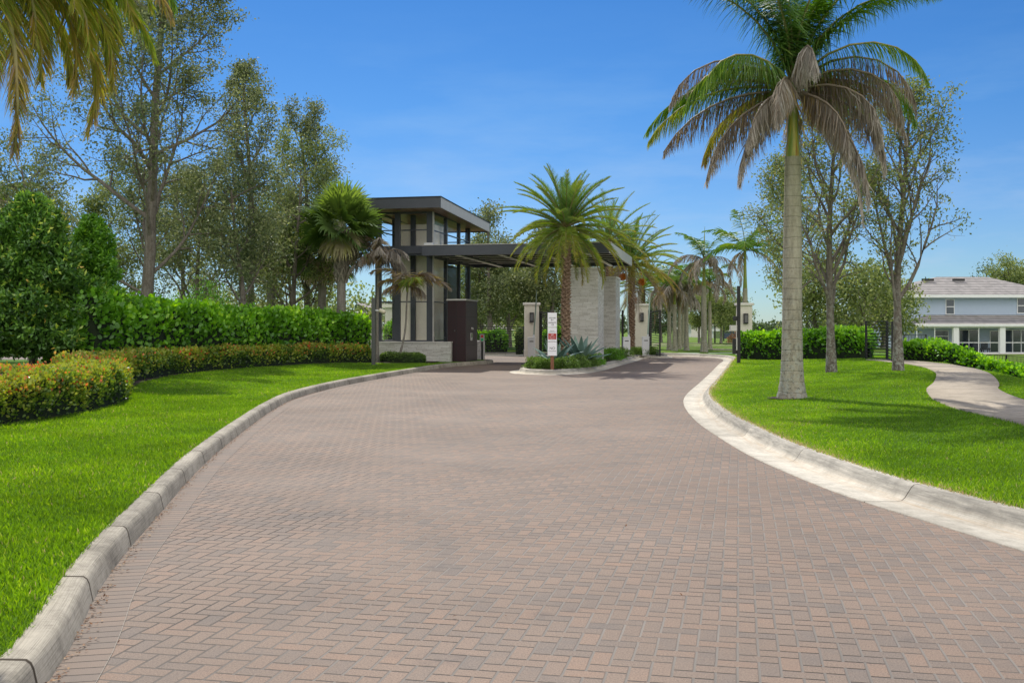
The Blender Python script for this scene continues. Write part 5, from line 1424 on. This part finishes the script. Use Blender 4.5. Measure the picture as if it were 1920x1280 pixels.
def build_right():
    # main royal palm
    S = [ # az, el, length, droop, age, hang   (az 0 = right, 90 = away, 180 = left, 270 = toward the viewer)
        (182, 71, 3.6, 1.35, .16, .30), (200, 88, 3.5, 0.95, .12, .26), (350, 75, 3.8, 1.15, .14, .26), (5, 63, 3.9, 1.25, .18, .30), (20, 83, 3.6, 1.15, .15, .3),
        (120, 83, 3.4, 1.15, .12, .3), (60, 75, 3.5, 1.25, .12, .3), (230, 83, 3.2, 1.45, .2, .36), (300, 88, 3.3, 1.25, .15, .33), (90, 88, 3.2, 0.75, .1, .2), (165, 79, 3.5, 1.25, .14, .32), (-10, 69, 3.7, 1.55, .2, .4),
        (178, 44, 3.1, 2.1, .86, .72), (166, 22, 3.4, 1.45, .22, .5), (176, 12, 3.35, 1.25, .42, .6), (188, 2, 3.2, 1.1, .84, .74), (197, -14, 2.9, 1.2, .90, .8), (212, -24, 2.6, 1.15, .94, .82),
        (-4, 46, 3.3, 2.4, .86, .85), (-16, 34, 2.8, 2.2, .90, .85), (10, 34, 3.3, 1.9, .30, .55), (2, 24, 3.0, 1.9, .84, .75), (-20, -4, 2.8, 1.65, .90, .82), (-38, -30, 3.0, 1.1, .95, .82), (40, 10, 2.9, 1.5, .88, .8),
        (192, 36, 2.9, 2.0, .30, .5), (-26, 14, 2.5, 2.0, .95, .8), (28, 30, 3.0, 1.9, .34, .55), (150, 40, 3.1, 1.9, .2, .5), (-22, 52, 3.2, 2.2, .3, .5), (205, 46, 2.8, 2.2, .28, .5), (222, -5, 2.2, 1.4, .96, .85), (305, -12, 2.2, 1.4, .92, .85),
        (272, 66, 2.1, 2.9, 1.0, .85), (245, 20, 2.3, 2.1, .94, .8), (130, 10, 2.9, 1.5, .6, .5), (75, 0, 2.9, 1.5, .88, .75)]
    royal_palm('royal_palm', 'tall royal palm on the near right lawn with green upper and dry grey lower fronds', (5.73, 21.4, float(zr(5.73, 21.4)) - .02), 4.95, 6.42, .178, S, 61, ll=.80, lw=.024, nl=175, bend=lambda z: (.004 * z, 0))
    o = mesh_obj('mulch_ring', [(5.75 + .52 * math.cos(k * .4488) * (1 + .1 * math.sin(k * 3)), 21.3 + .5 * math.sin(k * .4488), float(zr(5.75, 21.3)) + .012) for k in range(14)], [tuple(range(14))], 'mulch'); tag(o, kind='structure')
    # long dead frond hanging to the right
    root = bpy.data.objects[[ob.name for ob in bpy.data.objects if ob.name.startswith('royal_palm') and ob.get('label', '').startswith('tall royal')][0]]
    rng = np.random.default_rng(8)
    add_frond(root, (.05, -.1, 6.2), rng=rng, az=math.radians(-14), el=-.75, length=3.1, droop=.85, ll=.42, lw=.03, n=90, age=1.0, hang=.35, vee=-.6, plum=.3, sweep_=1.6, sag=.8, label='long dead frond hanging far down beside the trunk')
    G = 'sparse trees on the right lawn'
    P = dict(levels=3, leaf=.10, group=G, mat='thin_leaf', up=.20, ang=(24, 46), clump=.20)
    def prof(a): return lambda t: a * (1 - .62 * t) * (.8 + .35 * math.sin(math.pi * t))
    make_tree('broadleaf_tree', 'sparse open tree just right of the royal palm trunk', (px(1559, 31), 31, float(zr(px(1559, 31), 31))), 7.4, .13, 2.2, 62, t0=.19, n=(17, 8, 5), per=8, prof=prof(3.6), tips_keep=.62, **P)
    make_tree('broadleaf_tree', 'airy upswept tree with visible pale branches beside the footpath and fence gate', (px(1684, 30), 30, float(zr(px(1684, 30), 30))), 7.7, .13, 2.2, 63, t0=.15, n=(19, 8, 5), per=7, prof=prof(3.7), tips_keep=.5, **P)
    make_tree('broadleaf_tree', 'fuller grey-green tree behind and left of the royal palm trunk', (px(1492, 47), 47, .35), 8.2, .14, 2.6, 64, t0=.2, n=(15, 7, 5), per=9, prof=prof(3.6), tips_keep=.85, levels=3, leaf=.13, group=G, mat='thin_leaf', up=.12, ang=(35, 60), clump=.4)
    # hedges
    zz = zr
    hedge('tall_hedge', 'chest-high bright hedge between the gate pier and the slatted fence', 'hedge', [(px(1402, 50), 50.5), (px(1470, 48), 48), (px(1550, 45.5), 45.5), (px(1626, 43), 43)], 1.3, 1.22, zz, 'clusia_leaf', .13, 170, 71, bump_=.08)
    hedge('path_hedge', 'low bright hedge running down beside the right footpath', 'hedge', [(px(1692, 39.8), 39.8), (px(1740, 38.8), 38.8), (px(1800, 37.0), 37.0), (px(1860, 35.0), 35.0), (px(1925, 33.0), 33.0), (px(2010, 31), 31)], 1.1, .70, zz, 'clusia_leaf', .11, 230, 72, bump_=.1)
    # slatted fence gate by the path
    fence('slat_fence', 'black horizontal slat fence panel standing between the two right hedges', [(px(1624, 41.5), 41.5), (px(1663, 40), 40)], .25, 1.9, 14, post_every=2.2, cat='fence')
    fence('slat_gate', 'narrow black slat gate ajar behind the slender tree at the footpath', [(px(1664, 39.8), 39.8), (px(1673, 37.5), 37.5)], .25, 1.85, 14, post_every=4, cat='gate')
    x0 = px(1568, 47); fence('rail_fence', 'thin black fence top rail running behind the right hedge', [(px(1440, 51), 51.2), (px(1626, 44.5), 44.6)], .3, 1.52, 3, post_every=3)
    fence('picket_fence', 'black picket fence by the porch above the path hedge', [(px(1695, 60), 60), (px(1736, 60), 60)], .1, 1.25, 2, True, cat='fence', gap=.16, zf=lambda x, y: 0.0)
    fence('picket_fence', 'short black picket fence right of the path hedge on the low lawn', [(px(1862, 60), 62), (px(1895, 60), 60.5), (px(1960, 56), 56)], -.95, .05, 2, True, cat='fence', gap=.16)
    build_house()
    # trees behind the house
    def far_tree(label, p, Y, h, spread, seed, mat='far_leaf', t0=.3, n=(11, 6, 4), per=9, group='distant trees', leaf=.3, up=.05, name='distant_tree', lv=3, z=-.5):
        make_tree(name, label, (px(p, Y), Y, z), h, .22, spread, seed, mat, t0=t0, n=n, per=per, leaf=leaf, levels=lv, group=group, prof=lambda t: spread * (1 - .4 * t), up=up, ang=(45, 75), clump=.9, tipn=2)
    far_tree('nearly bare tree rising behind the house roof', 1845, 135, 9.4, 2.6, 81, per=2, group='trees behind the house')
    far_tree('flat-topped pine behind the right end of the house roof', 1890, 130, 9.2, 3.6, 82, 'pale_leaf', group='trees behind the house', t0=.5)
    far_tree('pine partly cut by the right picture edge behind the roof', 1925, 132, 8.6, 3.6, 83, 'pale_leaf', group='trees behind the house', t0=.5)
    far_tree('tree seen between the right lawn trees, left of the house', 1620, 75, 5.6, 3.6, 84, 'pale_leaf', group='trees behind the house', t0=.15)
    far_tree('low tree just left of the house wall', 1655, 80, 4.6, 3.0, 85, 'pale_leaf', group='trees behind the house', t0=.15)
    far_tree('round tree between the royal palm and the first lawn tree', 1530, 78, 5.8, 3.8, 86, 'pale_leaf', group='trees behind the house', t0=.15)

def build_middle():
    build_island(); build_sign()
    agave('large agave right of the sign with upright broad leaves', px(1087, 40.6), 40.6, .2, 1.42, 91, 26)
    agave('agave behind the sign with narrow arching leaves', px(1040, 39.8), 39.8, .2, 1.32, 92, 20, .2)
    # island planting
    rng = np.random.default_rng(4)
    spots = [(1003, 39.0, .42, .42, 'leftmost low shrub at the island nose', 'shrub_leaf'), (1018, 38.5, .40, .40, 'low shrub just left of the sign post', 'shrub_leaf'),
             (1052, 38.3, .44, .42, 'low shrub right of the sign post', 'shrub_leaf'), (1068, 38.7, .42, .44, 'pale low shrub in front of the large agave', 'shrub_leaf'), (1086, 39.4, .46, .44, 'low shrub between agave and island kerb', 'shrub_leaf'),
             (1103, 40.4, .46, .42, 'low shrub at the right kerb curve of the island', 'shrub_leaf'), (1114, 42.3, .46, .48, 'dark low shrub against the near pier foot', 'bright_leaf'), (1143, 48.3, .62, .6, 'dark shrub between the two stone piers', 'bright_leaf'),
             (1150, 50.6, .62, .58, 'dark shrub at the foot of the rear pier', 'bright_leaf'), (1165, 54.6, .7, .5, 'low shrub beyond the rear pier', 'shrub_leaf')]
    for i, (p, Y, r, h, lab, m) in enumerate(spots):
        shrub('low_shrub', lab, (px(p, Y), Y, .15), r, h, m, 100 + i, .055, 2200, 'low shrubs on the island')
    for i, (p, Y, lab) in enumerate([(1193, 58.5, 'leftmost low shrub on the small far island'), (1207, 58.3, 'middle low shrub on the small far island'), (1219, 58.2, 'low shrub by the open gate leaf')]):
        shrub('low_shrub', lab, (px(p, Y), Y, .15), .55, .45, 'shrub_leaf', 120 + i, .08, 1100, 'low shrubs on the far island')
    DG = 'date palms along the entrance islands'
    date_palm('date_palm', 'full green date palm on the island in front of the canopy', (px(1061, 42.4), 42.4, .15), 5.55, .145, 131, nf=72, fl=2.85, ll=.44, nl=90, group=DG, elmin=-34)
    date_palm('date_palm', 'date palm with orange fruit bunches under its yellowing crown', (px(1184, 60.5), 60.5, .15), 5.2, .16, 132, nf=60, fl=3.5, ll=.58, nl=70, group=DG, fruit=3, yellow=.85, elmin=-38)
    date_palm('date_palm', 'date palm rising behind the canopy, its crown beside the fruiting palm', (px(1142, 58.5), 58.5, .15), 6.3, .19, 133, nf=48, fl=3.3, ll=.5, nl=50, group=DG, yellow=.2)
    date_palm('date_palm', 'short date palm behind the gate pier, red fruit at its crown', (px(1203, 76), 76, .15), 4.3, .22, 134, nf=40, fl=3.2, ll=.5, nl=46, group=DG, fruit=2, yellow=.15, elmin=-30)
    # royal palm cluster beyond the road
    RG = 'royal palms beyond the road'
    def rp(label, p, Y, zt, zc, r, seed, nf=15, dead=.5, fl=2.3, spear=0, **kw):
        rng = np.random.default_rng(seed)
        sp = []
        for k in range(nf):
            f = k / (nf - 1); d = f > 1 - dead
            sp.append((k * 137.5 + seed * 31, (75 - 75 * f if not d else 55 - 62 * f) + rng.uniform(-8, 8), fl * rng.uniform(.85, 1.1), (1.3 if not d else 1.9), (.2 + .1 * rng.random() if not d else .82 + .16 * rng.random()), .3 if not d else .5))
        royal_palm('royal_palm', label, (px(p, Y), Y, .1), zt, zc, r, sp, seed, RG, ll=.8, lw=.06, nl=42, spear=spear, single=True, **kw)
    rp('leftmost royal palm of the cluster, thick pale trunk', 1255, 72, 3.2, 4.4, .125, 141)
    rp('second royal palm of the cluster, trunk touching its left neighbour', 1265, 69, 3.1, 4.3, .125, 142)
    rp('third royal palm of the cluster, slightly behind its neighbours', 1274, 75, 3.1, 4.3, .12, 143)
    rp('royal palm standing alone between the cluster and the spear-topped palm', 1287, 70, 3.5, 4.8, .125, 144, dead=.6)
    rp('royal palm with an upright spear leaf nearest the road', 1320, 66, 4.2, 6.0, .155, 145, dead=.65, spear=2.1, fl=2.9)
    rp('slimmer royal palm just behind the spear-topped palm', 1331, 76, 3.5, 5.0, .12, 146, dead=.6)
    rp('royal palm with green crown half hidden by the tree left of the tall royal palm', 1397, 62, 3.9, 6.3, .15, 147, dead=.2, fl=3.0)
    rp('bare thin royal palm hung with dead fronds among the cluster', 1281, 82, 3.4, 4.4, .13, 148, dead=.9)
    # background trees behind the turning lane
    def bt(label, p, Y, h, spread, seed, mat='pale_leaf', n=(14, 7, 5), per=11, leaf=.2, t0=.12):
        make_tree('background_tree', label, (px(p, Y), Y, .1), h, .2, spread, seed, mat, t0=t0, n=n, per=per, leaf=leaf, group='trees behind the gate', prof=lambda t: spread * (1 - .35 * t), up=.06, ang=(40, 72), clump=.6)
    bt('bushy tree seen under the canopy just right of the tower', 905, 74, 6.4, 3.0, 151)
    bt('olive-green tree under the middle of the canopy', 955, 80, 7.0, 3.2, 152)
    bt('dark dense tree under the canopy beside the island palm', 1030, 72, 7.0, 3.4, 153, 'oak_leaf', per=14)
    bt('tall thin tree showing above the canopy behind the tower roof', 918, 70, 9.2, 1.8, 154, 'oak_leaf', n=(14, 6, 4), per=6)
    bt('airy tree left of the tall thin tree above the canopy', 895, 82, 9.6, 1.8, 155, 'oak_leaf', n=(12, 6, 4), per=5)
    bt('pale tree between the canopy and the left gate pier', 990, 86, 6.5, 3.2, 156)
    # hedge behind the rail fence
    hedge('green_hedge', 'waist-high hedge behind the black rail fence', 'hedge', [(px(800, 66), 66), (px(860, 65), 65), (px(950, 64.2), 64.2)], 1.4, 1.25, lambda x, y: 0 * x + .12, 'clusia_leaf', .16, 110, 161)
    hedge('green_hedge', 'taller trimmed hedge beside the left gate pier', 'hedge', [(px(967, 62.6), 62.6), (px(985, 62.6), 62.6)], .8, 1.5, lambda x, y: 0 * x + .12, 'shrub_leaf', .1, 240, 162)
    hedge('green_hedge', 'low hedge seen through the tower glass', 'hedge', [(px(722, 60), 60), (px(752, 60), 60)], 1.5, 1.9, lambda x, y: 0 * x + .1, 'clusia_leaf', .18, 90, 163)
    hedge('green_hedge', 'hedge glimpsed between the gate pier and the island palm', 'hedge', [(px(1018, 66), 66), (px(1065, 66), 66)], 1.2, 1.5, lambda x, y: 0 * x + .1, 'clusia_leaf', .16, 100, 164)
    # distant buildings
    small_house('distant_house', 'low pale house with tiled roof seen behind the withered palms', px(672, 110), px(700, 110), 110, 3.2, 1.2)
    small_house('distant_house', 'flat-roofed white building seen through the tower glass', px(722, 90), px(742, 90), 90, 3.4, 0, win=[(px(730, 90), px(735, 90), .9, 2.2)])
    small_house('distant_house', 'low white building among trunks above the tall hedge', px(548, 105), px(572, 105), 105, 3.3, 0)
    small_house('distant_house', 'long low tiled house behind the rail fence', px(880, 120), px(960, 120), 120, 1.4, 1.3)
    small_house('distant_house', 'pale distant house on the horizon right of the spear-topped palm', px(1340, 240), px(1362, 240), 240, 2.2, 1.6)
    small_house('distant_house', 'dark green low building right of the small round trees', px(1358, 150), px(1392, 150), 150, 1.2, 0, 'dark_glass')
    small_house('distant_house', 'pale distant house on the horizon between the royal palm trunks', px(1296, 230), px(1318, 230), 230, 2.4, 1.6)
    # monument with black doorway behind the cluster
    t = thing('utility_cabinet', 'black cabinet with white frame among the royal palm trunks', 'cabinet', (px(1277, 90), 90, .1))
    x = px(1277, 90); MB().box(x - .5, x + .35, 90, 90.8, .0, 1.55).build('body', 'black_metal', t, .02); MB().box(x - .6, x + .45, 89.9, 90.9, 1.551, 1.7).build('lid', 'white_paint', t, .02); MB().box(x - .6, x + .45, 89.85, 90.9, -.02, .15).build('plinth', 'light_stone', t)
    # lamp posts
    for p, Y, h, lab in ((1340.5, 105, 3.1, 'slim black lamp post between two small round trees'), (1316, 95, 4.6, 'slim black lamp post behind the spear-topped palm'), (1357, 120, 2.5, 'short distant black lamp post behind the round tree')):
        t = thing('street_lamp', lab, 'street lamp', (px(p, Y), Y, .1), 'distant street lamps'); x = px(p, Y)
        MB().tube([(x, Y, 0), (x, Y, h)], [.08, .055], 8).build('post', 'black_metal', t); MB().box(x - .3, x + .3, Y - .15, Y + .15, h, h + .12).build('lamp_head', 'black_metal', t, .02)
    # small round trees beyond
    for i, (p, Y, h, s, lab) in enumerate([(1311, 104, 4.6, 1.7, 'small round tree left of the slim lamp post'), (1352, 100, 4.6, 2.0, 'small round tree right of the slim lamp post'), (1240, 110, 4.0, 2.0, 'small tree seen past the open gate leaf'), (1372, 128, 3.8, 2.2, 'farther small tree left of the dark right post')]):
        make_tree('round_tree', lab, (px(p, Y), Y, .1), h, .12, s, 170 + i, 'far_leaf' if i == 2 else 'pale_leaf', t0=.3, n=(12, 6, 4), per=10, leaf=.2, levels=3, group='small round trees beyond the royal palms', prof=lambda t, s=s: s * (.7 + .5 * math.sin(math.pi * t)), up=.02, ang=(55, 85), clump=.5)
    for i, (p, Y, lab) in enumerate([(1359, 104, 'brown rounded shrub on the far lawn'), (1372, 118, 'clipped brown shrub by the green building')]):
        shrub('far_shrub', lab, (px(p, Y) + 1.5, Y, .1), 1.3, 1.2, 'litter', 180 + i, .2, 700, 'brown shrubs on the far lawn')
    # horizon woods: one mass nobody could count
    rng = np.random.default_rng(9)
    Ps = []
    for x in np.arange(-330, 420, 2.6):
        Y = 330 + 60 * math.sin(x * .013) + rng.uniform(-20, 20)
        hgt = 4.4 + 1.5 * math.sin(x * .21) * math.sin(x * .047) + rng.uniform(-.8, 1.6)
        if x < 30: hgt += 3
        n = 190; d = rand_dirs(n, rng) * (rng.random((n, 1)) ** .4)
        Ps.append(np.array([x, Y, hgt * .5]) + d * np.array([4, 4, hgt * .55]))
    P = np.concatenate(Ps); V, Fc = leaves(P, rand_dirs(len(P), rng), rng.uniform(.6, 1.3, len(P)), .7, rng)
    tag(mesh_obj('horizon_woods', V, Fc, 'far_leaf', None, False, rng.random(len(P))), 'far-off band of dark woods along the horizon', 'woods', kind='stuff')
    Ps = []
    for x in np.arange(-110, 6, 1.6):
        Y = 118 + 22 * math.sin(x * .09) + rng.uniform(-8, 8)
        hgt = 5.2 + 1.2 * math.sin(x * .31) + rng.uniform(-1, 1.6)
        n = 420; d = rand_dirs(n, rng) * (rng.random((n, 1)) ** .4)
        Ps.append(np.array([x, Y, hgt * .5]) + d * np.array([2.6, 2.4, hgt * .52]))
    P = np.concatenate(Ps); V, Fc = leaves(P, rand_dirs(len(P), rng), rng.uniform(.22, .5, len(P)), .26, rng)
    tag(mesh_obj('background_woods', V, Fc, 'pale_leaf', None, False, rng.random(len(P)) * .9), 'band of grey-green woodland closing the view behind the left trees', 'woods', kind='stuff')

# ================================================================== light and sky
SUN_EL, SUN_AZ = 45.0, -15.0                     # azimuth from +Y toward +X
def build_light():
    w = bpy.data.worlds.new('World'); scene.world = w; w.use_nodes = True
    nt = w.node_tree; nt.nodes.clear()
    out = nt.nodes.new('ShaderNodeOutputWorld'); bg = nt.nodes.new('ShaderNodeBackground'); sky = nt.nodes.new('ShaderNodeTexSky')
    sky.sky_type = 'NISHITA'; sky.sun_disc = False; sky.sun_elevation = math.radians(SUN_EL); sky.sun_rotation = math.radians(SUN_AZ)
    sky.air_density = .85; sky.dust_density = .15; sky.ozone_density = 2.2; sky.altitude = 0
    hs = nt.nodes.new('ShaderNodeHueSaturation'); hs.inputs['Saturation'].default_value = 1.12; hs.inputs['Hue'].default_value = .5
    nt.links.new(sky.outputs[0], hs.inputs['Color'])
    tc = nt.nodes.new('ShaderNodeTexCoord'); sep = nt.nodes.new('ShaderNodeSeparateXYZ'); nt.links.new(tc.outputs['Generated'], sep.inputs[0])
    mp = nt.nodes.new('ShaderNodeMapping'); mp.inputs['Scale'].default_value = (3, 3, 14); nt.links.new(tc.outputs['Generated'], mp.inputs[0])
    nz = nt.nodes.new('ShaderNodeTexNoise'); nz.inputs['Scale'].default_value = 1.6; nz.inputs['Detail'].default_value = 7; nz.inputs['Roughness'].default_value = .6; nt.links.new(mp.outputs[0], nz.inputs['Vector'])
    cr = nt.nodes.new('ShaderNodeValToRGB'); cr.color_ramp.elements[0].position = .47; cr.color_ramp.elements[1].position = .80; nt.links.new(nz.outputs[0], cr.inputs[0])
    lo = nt.nodes.new('ShaderNodeValToRGB'); e = lo.color_ramp.elements; e[0].position = .0; e[0].color = (1, 1, 1, 1); e[1].position = .30; e[1].color = (0, 0, 0, 1); nt.links.new(sep.outputs[2], lo.inputs[0])
    m = nt.nodes.new('ShaderNodeMath'); m.operation = 'MULTIPLY'; nt.links.new(cr.outputs[0], m.inputs[0]); nt.links.new(lo.outputs[0], m.inputs[1])
    m2 = nt.nodes.new('ShaderNodeMath'); m2.operation = 'MULTIPLY'; m2.inputs[1].default_value = .55; nt.links.new(m.outputs[0], m2.inputs[0])
    mx = nt.nodes.new('ShaderNodeMix'); mx.data_type = 'RGBA'; nt.links.new(m2.outputs[0], mx.inputs[0]); nt.links.new(hs.outputs[0], mx.inputs[6]); mx.inputs[7].default_value = (11.5, 9.6, 8.8, 1)
    tr = nt.nodes.new('ShaderNodeValToRGB'); el_ = tr.color_ramp.elements
    stops = [(0, (.42, .54, .68)), (.02, (.42, .55, .69)), (.10, (.42, .57, .755)), (.20, (.32, .56, .785)), (.30, (.26, .53, .785)), (.6, (.5, .7, .95)), (1, (.6, .8, 1))]
    while len(el_) < len(stops): el_.new(.5)
    for e_, (p_, c_) in zip(el_, stops): e_.position = p_; e_.color = (*c_, 1)
    nt.links.new(sep.outputs[2], tr.inputs[0])
    ml = nt.nodes.new('ShaderNodeMix'); ml.data_type = 'RGBA'; ml.blend_type = 'MULTIPLY'; ml.inputs[0].default_value = 1
    nt.links.new(mx.outputs[2], ml.inputs[6]); nt.links.new(tr.outputs[0], ml.inputs[7])
    # unseen bright cloud bank added behind the camera to fill the shadows
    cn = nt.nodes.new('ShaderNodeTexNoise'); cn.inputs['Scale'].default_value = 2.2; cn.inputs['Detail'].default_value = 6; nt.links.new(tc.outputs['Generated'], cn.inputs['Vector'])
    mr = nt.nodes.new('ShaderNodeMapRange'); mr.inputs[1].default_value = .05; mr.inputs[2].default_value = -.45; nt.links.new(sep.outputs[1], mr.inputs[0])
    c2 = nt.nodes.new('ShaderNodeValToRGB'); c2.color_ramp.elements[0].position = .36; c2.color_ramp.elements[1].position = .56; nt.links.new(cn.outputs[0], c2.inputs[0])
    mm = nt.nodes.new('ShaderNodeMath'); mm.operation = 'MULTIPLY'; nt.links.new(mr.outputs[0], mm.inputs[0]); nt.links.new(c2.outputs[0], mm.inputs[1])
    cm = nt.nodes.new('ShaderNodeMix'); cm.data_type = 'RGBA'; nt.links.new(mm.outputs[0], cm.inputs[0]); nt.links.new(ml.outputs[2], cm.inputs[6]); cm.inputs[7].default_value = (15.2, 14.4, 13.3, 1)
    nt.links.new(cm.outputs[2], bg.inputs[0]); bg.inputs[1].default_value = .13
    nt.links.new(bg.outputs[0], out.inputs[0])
    L = bpy.data.lights.new('sun', 'SUN'); L.energy = 4.5; L.angle = math.radians(.53); L.color = (1, .95, .86)
    o = bpy.data.objects.new('sun', L); COL.objects.link(o); o.location = (0, 0, 60)
    az, el = math.radians(SUN_AZ), math.radians(SUN_EL)
    d = Vector((math.sin(az) * math.cos(el), math.cos(az) * math.cos(el), math.sin(el)))
    o.rotation_euler = d.to_track_quat('Z', 'Y').to_euler()

build_tower(); build_canopy(); build_gates(); build_left(); build_middle(); build_right(); build_grass(); build_light()

scene.view_settings.view_transform = 'Standard'; scene.view_settings.look = 'None'
scene.view_settings.exposure = 0; scene.view_settings.gamma = 1
scene.cycles.max_bounces = 8; scene.cycles.transparent_max_bounces = 12; scene.cycles.transmission_bounces = 4
scene.cycles.use_denoising = True
